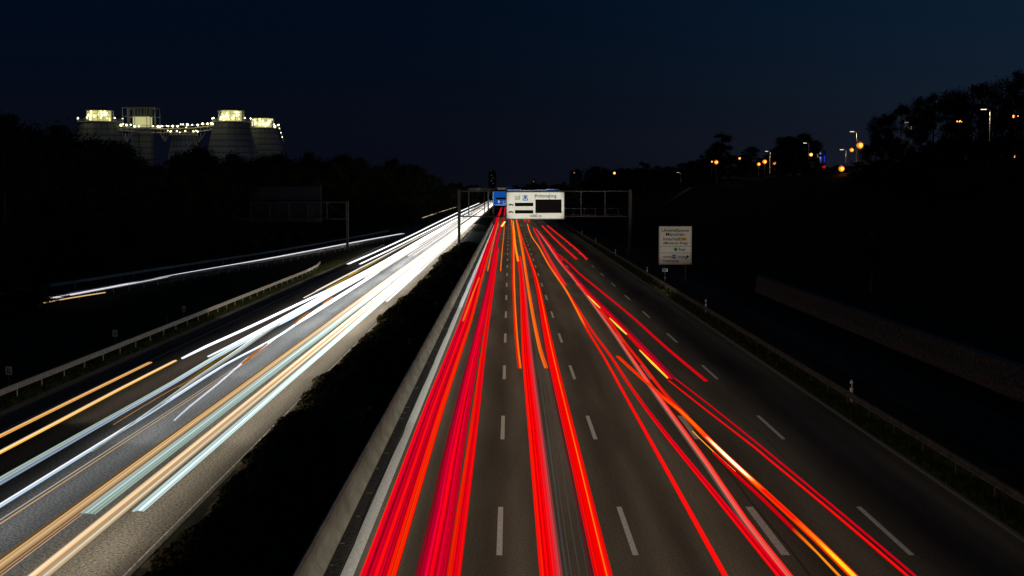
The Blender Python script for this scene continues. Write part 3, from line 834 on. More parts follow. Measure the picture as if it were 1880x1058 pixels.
# ------------------------------------------------------------------ digester towers
TD = 600.0
def tp(px, py, d=TD): return atd(px, py, d)
PX = TD / FPX
def digester(cx, ytop, rtop, capw, caph, label, rbot, d=TD, cap=True, litwall=False):
    p = tp(cx, ytop, d); k = d / FPX
    t = thing('digester_tower', label, 'industrial tower', (p.x, p.y, 0))
    zt = p.z; r0 = rtop * k; r1 = rbot * k; zlow = 5
    b = MB(); prof = []
    N = 16
    for i in range(N + 1):
        f = i / N; r = r1 + (r0 - r1) * (f ** 1.15)
        z = zlow + (zt - zlow) * f
        prof += [(r, z - .0)]
        if i < N: prof += [(r * .985, z + .02), (r * .985, z + .14), (r, z + .16)]
    b.lathe((0, 0, 0), [(r1, -1)] + prof, 20)
    b.build('cone', 'cladding', t)
    b = MB()
    for i in range(20):
        a = 2 * math.pi * i / 20
        b.tube((r1 * math.cos(a), r1 * math.sin(a), zlow), (r0 * math.cos(a) * 1.0, r0 * math.sin(a), zt), .2, k=4)
    b.build('rib', 'cladding_rib', t)
    MB().lathe((0, 0, 0), [(r0 + .9, zt), (r0 + .9, zt + .25)], 24).build('platform', 'steel', t)
    b = MB()
    for i in range(24):
        a = 2 * math.pi * i / 24
        b.tube(((r0 + .8) * math.cos(a), (r0 + .8) * math.sin(a), zt), ((r0 + .8) * math.cos(a), (r0 + .8) * math.sin(a), zt + 1.3), .05, k=4)
    for zz in (.7, 1.3):
        for i in range(24):
            a = 2 * math.pi * i / 24; a2 = 2 * math.pi * (i + 1) / 24
            b.tube(((r0 + .8) * math.cos(a), (r0 + .8) * math.sin(a), zt + zz), ((r0 + .8) * math.cos(a2), (r0 + .8) * math.sin(a2), zt + zz), .04, k=4)
    b.build('railing', 'steel', t)
    if cap:
        rc = capw * k; hc = caph * k
        lr = MB().lathe((0, 0, 0), [(rc * .80, zt + .3), (rc * .80, zt + hc)], 20).build('lit_core', 'glow_wall', t)
        b = MB()
        for i in range(16):
            a = 2 * math.pi * i / 16 + .1
            b.tube((rc * math.cos(a), rc * math.sin(a), zt + .25), (rc * math.cos(a), rc * math.sin(a), zt + hc), .11, k=5)
        for z in (.4, .72, .99):
            b.lathe((0, 0, 0), [(rc + .05, zt + hc * z - .08), (rc + .05, zt + hc * z + .08)], 20, cap=False)
        b.build('lantern_frame', 'steel', t)
        rl = random.Random(int(cx))
        for i in range(26):
            a = -math.pi / 2 + rl.uniform(-1.45, 1.45); r_ = rc * .9; z = zt + rl.uniform(.12, .93) * hc; s = rl.uniform(.22, .75)
            MB().box((r_ * math.cos(a), r_ * math.sin(a), z), (s, .12, s * rl.uniform(.7, 2.4)), a + math.pi / 2).build('room_light', 'glow_green', t)
        for i in range(5):
            a = -math.pi / 2 + rl.uniform(-.9, .9); MB().sphere((rc * .93 * math.cos(a), rc * .93 * math.sin(a), zt + hc * rl.uniform(.35, .7)), rl.uniform(.25, .5), 8).build('floodlight', 'glow_core', t)
        MB().lathe((0, 0, 0), [(rc + .5, zt + hc), (rc + .5, zt + hc + .3), (rc * .6, zt + hc + .9), (.3, zt + hc + 1.0)], 20).tube((1, 0, zt + hc), (1, 0, zt + hc + 3), .06, k=4).build('roof', 'gantry', t)
        l = bpy.data.lights.new('lantern_light', 'POINT'); l.energy = 500; l.color = (1, .92, .55); l.shadow_soft_size = .5
        lo = bpy.data.objects.new('lantern_light', l); C.objects.link(lo); lo.parent = t; lo.location = (-6, -r0 - 6, zt + 3.5)
    l = bpy.data.lights.new('cone_fill_light', 'POINT'); l.energy = 2300; l.color = (.85, .9, 1); l.shadow_soft_size = .5  # unseen fill lamp added in front to brighten the tower cone
    lo = bpy.data.objects.new('cone_fill_light', l); C.objects.link(lo); lo.parent = t; lo.location = (14, -r1 - 32, 9)
    # lamps round the platform
    b = MB()
    for a in [math.pi * (1 + i / 5.0) for i in range(6)]:
        b.sphere(((r0 + .9) * math.cos(a), (r0 + .9) * math.sin(a), zt + 1.6), .28, 8)
    b.build('platform_lamp', 'glow_core', t)
    return t
digester(184, 225, 37, 24, 21, 'leftmost digester tower with brightly lit round lantern room', 56)
digester(338, 249, 21, 10, 5, 'low digester tower without lantern room, second lit cone from the left', 45, 585, cap=False)
digester(425, 225, 31, 23, 21, 'tall digester tower with bright lantern room in the middle right of the group', 66, 590)
digester(482, 236, 26, 20.5, 18, 'rightmost digester tower, slightly lower, with bright lantern room', 60, 640)
# lift tower
p = tp(262, 300); k = PX
t = thing('stair_tower', 'slim stair tower with open steel frame top between the lit digester cones', 'industrial tower', (p.x, p.y, 0))
def zz(py): return tp(262, py).z
MB().box((3.2 * k * 2, 2, zz(236) / 2), (20 * k, 5, zz(236))).build('shaft', 'cladding', t)
MB().box((-14 * k, 3, zz(238) / 2), (16 * k, 5, zz(238))).build('stairwell', 'cladding', t)
MB().box((1 * k, 0, (zz(234) + zz(215)) / 2), (28 * k, 6, zz(215) - zz(234))).build('lit_room', 'glow_wall', t)
MB().box((1 * k, 1, (zz(200) + zz(215)) / 2 + .1), (26 * k, 5, zz(201) - zz(216))).build('upper_room', mat('dim_glass', (.10, .13, .14), .3), t)
b = MB()
for fx in (-30, -21, -17, -8, 14, 20, 28):
    for yy in (-4.5, 4.5): b.tube((fx * k, yy, zz(236)), (fx * k, yy, zz(199)), .16, k=5)
for py in (199, 215, 235):
    for yy in (-4.5, 4.5): b.tube((-30 * k, yy, zz(py)), (28 * k, yy, zz(py)), .14, k=5)
for fx in (-4, 1, 8): b.box((fx * k, -3.1, zz(208)), (.12, .2, zz(200) - zz(216)))
b.build('steel_frame', mat('pale_steel', (.5, .5, .42), .6), t)
MB().box((-1 * k, 0, zz(197.6)), (52 * k, 8, .5)).build('roof', 'gantry', t)
MB().box((-1 * k, 0, zz(236.5)), (64 * k, 11, .5)).build('deck', 'steel', t)
# connecting walkways
wk = thing('connecting_walkway', 'steel walkway with a string of lamps joining the digester tower tops', 'walkway', (0, TD - 9, 0))
route = [(215, 232), (262, 236), (300, 237), (350, 236), (395, 231), (455, 231), (470, 234)]
b = MB(); tr_ = MB(); ra = MB()
R3 = [tp(x, y, TD - 9) for x, y in route]
for a, c in zip(R3, R3[1:]):
    for dy in (-1, 1):
        b.tube((a.x, dy, a.z), (c.x, dy, c.z), .22, k=6); b.tube((a.x, dy, a.z - 1.6), (c.x, dy, c.z - 1.6), .14, k=6)
        ra.tube((a.x, dy, a.z + 1.2), (c.x, dy, c.z + 1.2), .06, k=5)
    n = max(2, int((c.x - a.x) / 2.2))
    for i in range(n):
        q = a.lerp(c, i / n); q2 = a.lerp(c, (i + .5) / n)
        tr_.tube((q.x, -1, q.z), (q2.x, -1, q2.z - 1.6), .09, k=4); tr_.tube((q2.x, -1, q2.z - 1.6), (a.lerp(c, (i + 1) / n).x, -1, a.lerp(c, (i + 1) / n).z), .09, k=4)
        ra.tube((q.x, -1, q.z), (q.x, -1, q.z + 1.2), .05, k=4)
b.build('girder', 'steel', wk); tr_.build('truss', 'steel', wk); ra.build('railing', 'steel', wk)
for bx, hw in ((233, 9), (303, 9), (365, 11)):
    b = MB(); q = tp(bx, 238, TD - 9); q2 = tp(bx, 261, TD - 9)
    for s in (-1, -.35, .35, 1): b.tube((q.x + s * hw * PX, 0, q.z - 1.4), (q2.x, 0, q2.z), .13, k=5)
    b.build('support_strut', 'steel', wk)
rl = random.Random(2)
for px in [222, 226, 232, 240, 247, 255, 281, 290, 294, 298, 306, 309, 317, 326, 332, 336, 344, 353, 363, 372, 381, 388, 391, 395, 400]:
    y = 229 + (3 if 240 < px < 330 else 0) - (2 if px > 370 else 0) + rl.uniform(-1, 1); q = tp(px, y, TD - 10.5)
    MB().sphere((q.x, -1.5, q.z), rl.uniform(.22, .45), 8).build('walkway_lamp', 'glow_core', wk)
for px, py in [(308, 240), (356, 242), (342, 234), (330, 243), (360, 240)]:
    q = tp(px, py, TD - 10.5); MB().sphere((q.x, -1.5, q.z), .2, 8).build('walkway_lamp', 'glow_core', wk)
# stair lamps down the flank of the right cone
sl_ = thing('stair_flight', 'outside stair with tiny lamps running down the right flank of the rightmost digester', 'stairs', (0, 628, 0))
b = MB(); b2 = MB()
pts = [tp(510, 230, 628), tp(513.5, 236, 628), tp(516, 244, 628), tp(518.5, 252, 628), tp(521, 262, 628)]
for a, c in zip(pts, pts[1:]): b.tube((a.x, 0, a.z), (c.x, 0, c.z), .15, k=4)
for q in pts[:4]: b2.sphere((q.x, -.6, q.z), .2, 6)
q = tp(505, 233, 628); b2.sphere((q.x, -.6, q.z), .5, 8)
b.build('stringer', 'steel', sl_); b2.build('stair_lamp', 'glow_core', sl_)

# ------------------------------------------------------------------ street lamps on the embankment
def led_lamp(px, py, pb, d, label):
    top = atd(px, py, d); base = atd(px, pb, d)
    t = thing('street_lamp', label, 'street lamp', (top.x, d, base.z), group='white street lamps along the upper road on the right')
    h = top.z - base.z
    MB().tube((0, 0, 0), (0, 0, h), .10, .07).tube((0, 0, h - .05), (-.5, 0, h + .05), .05).build('pole', mat('pale_pole', (.55, .5, .42), .5), t)
    MB().box((-.75, 0, h + .07), (.9, .3, .12), 0, (.85, .8)).build('lamp_head', 'steel', t)
    MB().box((-.78, 0, h - .0), (.62, .24, .06)).build('lamp_lens', 'led', t)
    l = bpy.data.lights.new('lamp_light', 'SPOT'); l.energy = 260; l.color = (1, .8, .5); l.spot_size = R(110); l.spot_blend = .6; l.shadow_soft_size = .1
    lo = bpy.data.objects.new('lamp_light', l); C.objects.link(lo); lo.parent = t; lo.location = (-.7, 0, h - .1); lo.rotation_euler = (0, R(-20), 0)
led_lamp(1818, 201, 318, 170, 'tall pale street lamp standing clear in front of the trees at far right')
led_lamp(1674, 225, 262, 205, 'street lamp beside the pale birches, second from the right')
led_lamp(1573, 242, 300, 238, 'street lamp just above the brightest orange lamp')
led_lamp(1553, 275, 305, 262, 'short dim-headed street lamp left of the brightest orange lamp')
led_lamp(1485, 263, 292, 290, 'street lamp in front of the round dark tree crown')
led_lamp(1414, 278, 318, 320, 'thin street lamp above the cluster of orange lights')
led_lamp(1250, 317, 335, 380, 'small faraway street lamp, leftmost of the pale row')
def sodium(px, py, d, r, label, m='sodium'):
    r *= 1.35
    p = atd(px, py, d); z0 = min(ground_z(p.x, p.y), p.z - 2.5)
    t = thing('sodium_lamp', label, 'street lamp', (p.x, d, z0), group='orange lamps right of the motorway')
    MB().tube((0, .1, 0), (0, .1, p.z - z0), .07).build('pole', 'gantry', t)
    MB().lathe((0, 0, p.z - z0), [(.05, r * .9), (r * .9, r * .75), (r * 1.0, r * .6)], 10).build('hood', 'gantry', t)
    MB().sphere((0, -.05, p.z - z0), r, 12).build('halo_globe', m, t)  # oversized glowing ball imitates the orange halo round the lamp
    if m == 'sodium':
        MB().sphere((0, -.05 - r * .62, p.z - z0), r * .60, 10).build('bright_core', 'sodium_core', t)  # brighter ball set in front as the core of the halo
        l = bpy.data.lights.new('sodium_light', 'POINT'); l.energy = 110 * r; l.color = (1, .38, .06); l.shadow_soft_size = .2
        lo = bpy.data.objects.new('sodium_light', l); C.objects.link(lo); lo.parent = t; lo.location = (0, -1.2, p.z - z0)
sodium(1579, 267, 236, .42, 'brightest orange lamp among the trees on the right')
sodium(1563.5, 275.5, 245, .27, 'smaller orange lamp just left of the brightest one')
sodium(1545, 310, 228, .36, 'bright low orange lamp beneath the gap in the trees')
sodium(1404, 297, 318, .36, 'orange lamp in the middle of the cluster left of the round tree')
sodium(1393, 301.5, 320, .3, 'orange lamp at the left of the cluster beside the round tree')
sodium(1422, 300, 320, .24, 'small orange lamp at the right of the cluster', 'sodium_small')
sodium(1315, 298, 340, .38, 'orange lamp alone in front of the tall narrow tree')
sodium(1307, 297, 342, .14, 'tiny orange light left of the lone orange lamp', 'sodium_small')
sodium(1284, 301, 370, .26, 'small orange lamp nearest the motorway sign', 'sodium_small')
sodium(1358, 291, 335, .18, 'tiny orange light between the lone lamp and the cluster', 'sodium_small')
sodium(1489, 284, 280, .24, 'small orange lamp behind the round tree beside the blue lights', 'sodium_small')
sodium(1128, 318, 480, .3, 'small orange light low among the dark trees near the motorway', 'sodium_small')
for px, py, lb in ((1762, 221, 'left of the tall street lamp'), (1865, 213, 'high at the right picture edge'), (1866, 287, 'low at the right picture edge'), (1822, 303, 'at the foot of the tall street lamp')):
    d = 172; p = atd(px, py, d)
    t = thing('garden_light', 'tiny orange light glinting through leaves ' + lb, 'lamp', (p.x, d, ground_z(p.x, d)))
    hz = p.z - ground_z(p.x, d)
    MB().tube((0, 0, 0), (0, 0, hz), .05).build('pole', 'gantry', t)
    b = MB()
    for i in range(4): b.sphere((rt.uniform(-.35, .35), -.1, hz + rt.uniform(-.2, .2)), rt.uniform(.05, .1), 6)
    b.build('bulb', 'sodium_small', t)
# lit pylon group
p0 = atd(1500, 312, 900)
t = thing('lit_building', 'distant building with blue light columns and a red light beneath, right of the round tree', 'building', (p0.x, 900, 0))
def bxp(x0, x1, y0, y1, m, nm, dy=0):
    a = atd(x0, y1, 900); c = atd(x1, y0, 900)
    MB().box(((a.x + c.x) / 2 - p0.x, dy, (a.z + c.z) / 2), (c.x - a.x, 1, c.z - a.z)).build(nm, m, t)
bxp(1499, 1518, 276, 330, 'wall', 'tower_block', 3)
bxp(1500.5, 1502, 283, 295, 'window_lit', 'window'); bxp(1505, 1506.5, 278, 300, 'neon_white', 'light_column'); bxp(1507.6, 1508.4, 282, 299, 'neon_blue', 'light_column'); bxp(1513.3, 1514.2, 286, 298, 'neon_blue', 'light_column')
bxp(1509, 1515, 304.5, 309, 'neon_red', 'red_light')
# high-rise silhouettes
def highrise(x0, x1, y0, d, label, lights):
    a = atd(x0, 350, d); c = atd(x1, y0, d)
    t = thing('high_rise', label, 'building', ((a.x + c.x) / 2, d, 0))
    w = c.x - a.x
    MB().box((0, 0, c.z / 2), (w, w, c.z)).box((w * .1, 0, c.z + 1), (w * .4, w * .4, 2)).build('block', 'wall', t)
    b = MB(); rr_ = random.Random(int(x0))
    k = d / FPX
    nfl = int((c.z - 12) / 3)
    for i in range(nfl):
        for j in range(4): b.box((w * (-.36 + .24 * j), -w / 2 - .02, c.z - 2 - 3 * i), (w * .13, .06, 1.4))
    b.build('window', mat('dark_window', (.05, .055, .06), .3), t)
    b = MB()
    for fx, py, s in lights:
        z = atd(x0, py, d).z; b.box((w * fx, -w / 2 - .08, z), (s * k, .1, s * k))
    b.build('lit_window', 'window_lit', t)
highrise(897, 911, 316, 1700, 'dark high-rise tower on the horizon above the left carriageway', [(-.1, 322, .9), (.1, 327, .9), (-.1, 332, .9), (0.1, 337, .8)])
highrise(1046, 1068, 314, 1500, 'dark flat-topped building on the horizon above the right end of the white sign', [(-.15, 317.5, 2.2)])
highrise(976, 983, 331, 1650, 'tiny far building with one lit window above the white sign', [(0, 333.5, 1.6)])

# ------------------------------------------------------------------ light of the long exposure: real luminous streaks over the lanes
RED = (1.0, 0.004, 0.004); CRIM = (0.72, 0.0, 0.022); HOT = (1.0, 0.016, 0.0); ORG = (1.05, 0.17, 0.006); SALM = (1.0, 0.16, 0.10)
DKR = (0.20, 0.0, 0.004); PINK = (0.75, 0.07, 0.08); YEL = (1.3, 0.75, 0.02); WHOT = (3.0, 2.4, 1.2)
def catmull(P, n):
    out = []
    for i in range(len(P) - 1):
        a, b_, c, d = P[max(0, i - 1)], P[i], P[i + 1], P[min(len(P) - 1, i + 2)]
        m = max(2, int(abs(c.y - b_.y) / n) + 1)
        for j in range(m):
            t = j / m
            # monotone-ish: linear in y, cubic in x
            sl1 = (c.x - a.x) / ((c.y - a.y) or 1e-6); sl2 = (d.x - b_.x) / ((d.y - b_.y) or 1e-6); dy = c.y - b_.y
            h00 = 2 * t ** 3 - 3 * t * t + 1; h10 = t ** 3 - 2 * t * t + t; h01 = -2 * t ** 3 + 3 * t * t; h11 = t ** 3 - t * t
            out.append(Vector((h00 * b_.x + h10 * dy * sl1 + h01 * c.x + h11 * dy * sl2, b_.y + dy * t, b_.z + (c.z - b_.z) * t)))
    out.append(P[-1].copy())
    return out
tseed = [0]
def streak(parent, pix, w, bands, z=.8, gain=None, name='streak', flick=.18, hh=.05, under=None):
    """pix: measured points of the centre line; w: width in m (number or one per point);
    bands: (from, to, colour) across the width, 0 = left"""
    P = [at(x, y, z) if y is not None else x for x, y in pix]
    ws_ = w if isinstance(w, (list, tuple)) else [w] * len(P)
    path = catmull(P, 7.0)
    ysk = [p.y for p in P]
    def wid(y):
        inc = ysk[-1] > ysk[0]
        for i in range(len(ysk) - 1):
            lo, hi = (ysk[i], ysk[i + 1]) if inc else (ysk[i + 1], ysk[i])
            if lo - 1e-6 <= y <= hi + 1e-6:
                t = (y - ysk[i]) / ((ysk[i + 1] - ysk[i]) or 1e-6); return ws_[i] + (ws_[i + 1] - ws_[i]) * t
        return ws_[-1]
    tseed[0] += 1; rr = random.Random(1000 + tseed[0])
    fb = []
    for f0, f1, col in bands:      # lamps are never even: split a broad band into fine filaments
        wm = (f1 - f0) * max(ws_); n_ = max(1, int(wm / .03)) if not callable(col) and wm > .06 else 1
        for q in range(n_):
            k_ = 1.0 if n_ == 1 else rr.choice((.62, .8, .9, 1.0, 1.0, 1.08, 1.15)); e_ = .8 if (n_ > 2 and q in (0, n_ - 1)) else 1.0
            fb.append((f0 + (f1 - f0) * q / n_, f0 + (f1 - f0) * (q + 1) / n_ + (.002 if n_ > 1 else 0), col if callable(col) else tuple(c_ * k_ * e_ for c_ in col)))
    bands = fb
    if under: bands = [(.01, .99, under)] + list(bands)
    b = MB(); cols = []
    for bi, (f0, f1, col) in enumerate(bands):
        n0 = len(b.v); ph = rr.uniform(0, 50); zo = rr.uniform(-.02, .02) - .012 * (bi % 3) - (.09 if under and bi == 0 else 0)
        K = 8
        for i, p in enumerate(path):
            far_ = smooth((p.y - 60) / 110) if gain else 0.0      # distant beams point more at us: widened and whitened to imitate bloom
            W_ = wid(p.y) * (1 + .38 * far_); xa = p.x + (f0 - .5) * W_; xb = p.x + (f1 - .5) * W_; xm = (xa + xb) / 2; hw = (xb - xa) / 2
            k_ = 1.0
            if i in (0, len(path) - 1): hw *= .75
            g_ = gain(p.y) if gain else 1.0
            fl = 1 + flick * (math.sin(p.y * .23 + ph) * .5 + math.sin(p.y * .071 + ph * 2) * .5)
            for q in range(K):
                a = 2 * math.pi * q / K + math.pi / K
                b.v.append((xm + hw * 1.08 * math.cos(a), p.y, p.z + zo + min(hh, hw + .01) * math.sin(a)))
                sn = math.sin(a); hs = 1.0 if sn > 0 else (.22 if sn > -.6 else .04)      # underside glow dimmed in the colour to cut spill on the road
                cols.append(tuple(c_ * g_ * fl * hs for c_ in (col(p.y) if callable(col) else [c0 + (max(col) - c0) * .55 * far_ for c0 in col])) + (1.0,))
        for i in range(len(path) - 1):
            for q in range(K):
                q2 = (q + 1) % K
                b.f.append((n0 + i * K + q, n0 + i * K + q2, n0 + (i + 1) * K + q2, n0 + (i + 1) * K + q))
        b.f.append(tuple(n0 + q for q in range(K))); b.f.append(tuple(n0 + (len(path) - 1) * K + q for q in reversed(range(K))))
    o = b.build(name, 'trail', parent)
    ca = o.data.attributes.new('glow', 'FLOAT_COLOR', 'POINT')
    ca.data.foreach_set('color', [c_ for t_ in cols for c_ in t_])
    return o
def tl(label, n='taillight_trail', cat='light trail', g='red tail light trails on the right carriageway'):
    return thing(n, label, cat, group=g)
def Yof(py, z=.8): return at(935, py, z).y
def seg_col(default, segs):
    S = [(min(Yof(a), Yof(b_)), max(Yof(a), Yof(b_)), c) for a, b_, c in segs]
    def f(y):
        for lo, hi, c in S:
            if lo <= y <= hi:
                e = min(1, (y - lo) / 3 + .15, (hi - y) / 3 + .15)
                return tuple(d_ + (c_ - d_) * e for d_, c_ in zip(default, c))
        return default
    return f

# lane 1, left bundle and right bundle
A1 = [(662, 1100), (693, 1058), (763, 850), (800, 740), (837, 640), (860, 575), (876, 520), (898, 450), (909, 418), (914, 400), (921, 381)]
A1[0] = (679, 1100)
A2a = [(769, 1100), (792, 1058), (830, 850), (856, 720), (873, 640), (899, 520), (911, 450), (921, 412), (925, 400), (927, 380)]
A2b = [(826, 1100), (832, 1058), (861, 850), (878, 720), (888, 640), (905, 520), (914, 455)]
t = tl('broad red light trail beside the solid white line, leftmost on the right carriageway')
streak(t, A1, .86, [(0, .10, RED), (.10, .17, CRIM), (.20, .235, DKR), (.25, .40, CRIM), (.40, .50, RED), (.535, .60, CRIM), (.60, .74, (0.5, 0, .01)), (.74, .80, RED), (.80, .86, HOT), (.865, .89, (1, .06, 0)), (.895, 1.0, HOT)], under=(.42, 0, .012))
t = tl('broad crimson and red light trail along the right half of the leftmost lane')
streak(t, A2a, [.68, .68, .66, .6, .5, .5, .5, .5, .5, .5], [(-.08, .08, (.22, .005, .012)), (.08, .22, (.66, 0, .03)), (.22, .34, (.8, .0, .035)), (.36, .62, (1, 0, .012)), (.66, .76, (.75, 0, .03)), (.79, 1.0, (.78, 0, .02))], flick=.25, under=(.3, 0, .012))
streak(t, A2b, [.33, .33, .32, .3, .26, .3, .3], [(0, .32, HOT), (.34, .44, RED), (.47, .68, (.75, 0, .01)), (.7, 1, RED)], under=(.5, 0, .01))
t = tl('pair of thin orange light trails ending halfway down the leftmost lane')
streak(t, [(895, 498), (902, 465), (910, 428), (916, 408)], .13, [(0, 1, ORG)])
streak(t, [(919, 498), (922, 460), (925, 430), (926, 412)], .13, [(0, 1, ORG)])
t = tl('short bright yellow brake light flare under the left edge of the white sign')
streak(t, [(921, 416), (927, 407)], .5, [(0, 1, (3, 1.4, .25))], z=.9)
t = tl('orange light trail inside the leftmost bundle, starting at mid distance')
streak(t, [(850, 590), (868, 540), (880, 510)], .12, [(0, 1, ORG)], z=.93)
# lane 2
t = tl('wide red light trail with pinkish right side along the left of the second lane')
streak(t, [(1017, 1100), (1011, 1058), (989, 850), (967, 640), (959, 520), (953, 470)], [.52, .52, .54, .58, .52, .5], [(0, .12, RED), (.12, .2, HOT), (.2, .62, (1, .0, .002)), (.62, .82, (.95, .012, .02)), (.82, 1.0, (.60, .05, .055)), (1.0, 1.07, (.16, .05, .05))], flick=.1)
t = tl('wide red light trail with a thin orange line along the right of the second lane')
streak(t, [(1122, 1100), (1109, 1058), (1060, 850), (1010, 640), (986, 520), (973, 477), (961, 445), (950, 407)], [.44, .44, .44, .5, .42, .32, .2, .2],
       [(-.22, -.05, (.13, .015, .02)), (0, .25, RED), (.25, .62, (1, 0, .0)), (.62, .70, seg_col(ORG, [])), (.7, 1.0, RED)])
t = thing('side_light_trail', 'faint grey hairline streaks between the two wide red trails of the second lane', 'light trail')
for q, dx in enumerate((12, 19, 30, 41)):
    streak(t, [(1033 + dx * 1.5, 1100), (1024 + dx * 1.35, 1058), (1001 + dx, 850), (975 + dx * .7, 640), (964 + dx * .42, 540)], (.05, .02, .03, .02)[q], [(0, 1, (.05, .049, .046))], z=.5, hh=.02, name='hairline')
t = tl('pair of orange light trails running from the sign to mid distance in the second lane')
streak(t, [(954, 676), (950, 640), (946, 590), (943, 520), (942, 450), (941, 425), (938, 403)], [.2, .2, .22, .28, .4, .45, .5], [(0, .5, HOT), (.5, 1, ORG)])
streak(t, [(1003, 676), (991, 640), (975, 560), (966, 505), (960, 465), (953, 428), (948, 403)], [.22, .22, .25, .3, .38, .45, .45], [(0, .5, ORG), (.5, 1, (1.0, .10, .004))])
t = tl('thin orange-yellow light trail close right of the first dashed line')
streak(t, [(951, 480), (946, 450), (944, 425), (942, 405)], .3, [(0, 1, (1.2, .32, .01))], z=.9)
# lane 3
t = tl('thin red light trail reaching the bottom edge between second and third lane')
streak(t, [(1356, 1100), (1332, 1058), (1217, 850), (1160, 748), (1110, 658), (1077, 604), (1041, 536), (1008, 487), (989, 453), (976, 434), (968, 411)], [.15, .15, .15, .14, .14, .16, .2, .22, .24, .26, .28], [(0, .5, seg_col(RED, [(411, 600, ORG)])), (.5, 1, seg_col(HOT, [(411, 600, ORG), (700, 1100, RED)]))])
t = tl('dark red double light trail, second to reach the bottom edge in the third lane')
streak(t, [(1468, 1100), (1434, 1058), (1300, 893), (1224, 800), (1162, 717), (1118, 650), (1084, 604), (1045, 540)], [.22, .22, .2, .17, .15, .15, .15, .15], [(0, .35, RED), (.38, .6, (.45, 0, .01)), (.65, 1, seg_col((.8, 0, .01), [(560, 740, HOT)]))])
t = tl('crimson light trail ending at mid distance in the third lane')
streak(t, [(1037, 524), (1020, 497), (1003, 466), (990, 440), (979, 420)], [.42, .42, .4, .36, .3], [(0, .5, (.85, .02, .03)), (.5, 1, (1, .01, .02))])
t = tl('salmon pink light trail running all the way along the third lane')
streak(t, [(1484, 1100), (1450, 1058), (1367, 952), (1300, 853), (1239, 769), (1189, 700), (1143, 633), (1102, 575), (1060, 519), (1026, 478), (1005, 448), (984, 420)], [.16, .16, .16, .17, .18, .18, .18, .2, .22, .28, .28, .2], [(-.5, -.15, (.16, .12, .10)), (0, .35, (.95, .13, .09)), (.35, .7, SALM), (.7, 1, seg_col((1, .02, .02), []))])
t = tl('red light trail with white-hot middle crossing the wide dashed line')
W5 = seg_col(RED, [(654, 735, HOT), (735, 810, (1.1, .16, .005)), (806, 882, WHOT), (880, 896, YEL), (944, 985, HOT), (985, 1100, YEL)])
streak(t, [(1612, 1100), (1568, 1058), (1501, 992), (1421, 918), (1385, 885), (1336, 840), (1296, 801), (1251, 756), (1214, 726), (1185, 700), (1160, 678), (1134, 654)], [.14, .14, .13, .13, .14, .14, .13, .13, .12, .12, .12, .12], [(-.35, 0, (1, .05, 0)), (0, 1, W5), (1, 1.35, (1, .05, 0))])
t = tl('red light trail meeting the white-hot one from the left beside the wide dashed line')
streak(t, [(1262, 765), (1228, 731), (1201, 698), (1176, 665), (1150, 633), (1118, 588), (1085, 548), (1058, 522)], [.16] * 8, [(0, .5, HOT), (.5, 1, (.9, .01, .01))])
t = tl('thin yellow hairline light trail left of the white-hot section')
streak(t, [(1350, 866), (1320, 839), (1271, 792)], .035, [(0, 1, (1.2, .45, .01))], hh=.02)
t = tl('fuzzy dark red light trail with orange end left of the white-hot trail')
streak(t, [(1585, 1100), (1541, 1058), (1500, 1015), (1456, 972), (1396, 913), (1352, 872), (1310, 832)], [.06, .06, .05, .1, .12, .12, .1], [(0, 1, seg_col((.62, .0, .004), [(975, 1100, (1.2, .3, .01))]))])
t = tl('thick crimson light trail ending abruptly in the fourth lane with three yellow blinks')
streak(t, [(1232, 695), (1180, 640), (1120, 578), (1079, 537), (1056, 511), (1036, 489), (1022, 467), (1009, 449), (997, 434), (979, 417)], [.40, .42, .42, .42, .42, .42, .42, .42, .4, .36], [(0, .45, RED), (.45, .7, (.8, .0, .02)), (.7, 1.0, (.42, .0, .02))])
for a, c in (((1079, 543), (1101, 565)), ((1119, 584), (1150, 614)), ((1174, 643), (1225, 694))):
    streak(t, [c, ((a[0] + c[0]) / 2 - .5, (a[1] + c[1]) / 2), a], [.10, .15, .07], [(0, 1, (1.6, 1.0, .08))], z=.93, name='indicator_blink')
t = tl('two thin parallel red light trails running to the bottom right corner')
streak(t, [(1713, 1100), (1666, 1058), (1523, 936), (1407, 840), (1387, 823), (1296, 753), (1228, 699)], .085, [(0, 1, RED)])
streak(t, [(1728, 1100), (1680, 1058), (1546, 944), (1421, 840), (1387, 812), (1319, 757), (1239, 695)], .06, [(0, 1, (.72, 0, .01))])
t = tl('single red light trail ending beside the rightmost dashed line')
streak(t, [(1297, 700), (1226, 641), (1164, 585), (1101, 533), (1062, 501), (1047, 486), (1025, 467)], [.18, .18, .18, .2, .22, .22, .22], [(0, .3, (.7, 0, .01)), (.3, .75, RED), (.75, 1, (.75, 0, .01))])
t = tl('pair of short parallel red light trails near the right shoulder below the gantry')
streak(t, [(1059, 476), (1036, 455), (1013, 433), (995, 414)], [.36, .36, .4, .44], [(0, 1, (1, .01, .01))])
streak(t, [(1078, 476), (1053, 453), (1022, 428), (1005, 414)], [.36, .36, .4, .44], [(0, 1, (1, .01, .01))])
t = tl('small pair of red light trails under the right half of the white sign')
streak(t, [(965, 408), (962, 402)], .5, [(0, 1, RED)]); streak(t, [(972, 408), (970, 403)], .5, [(0, 1, RED)])

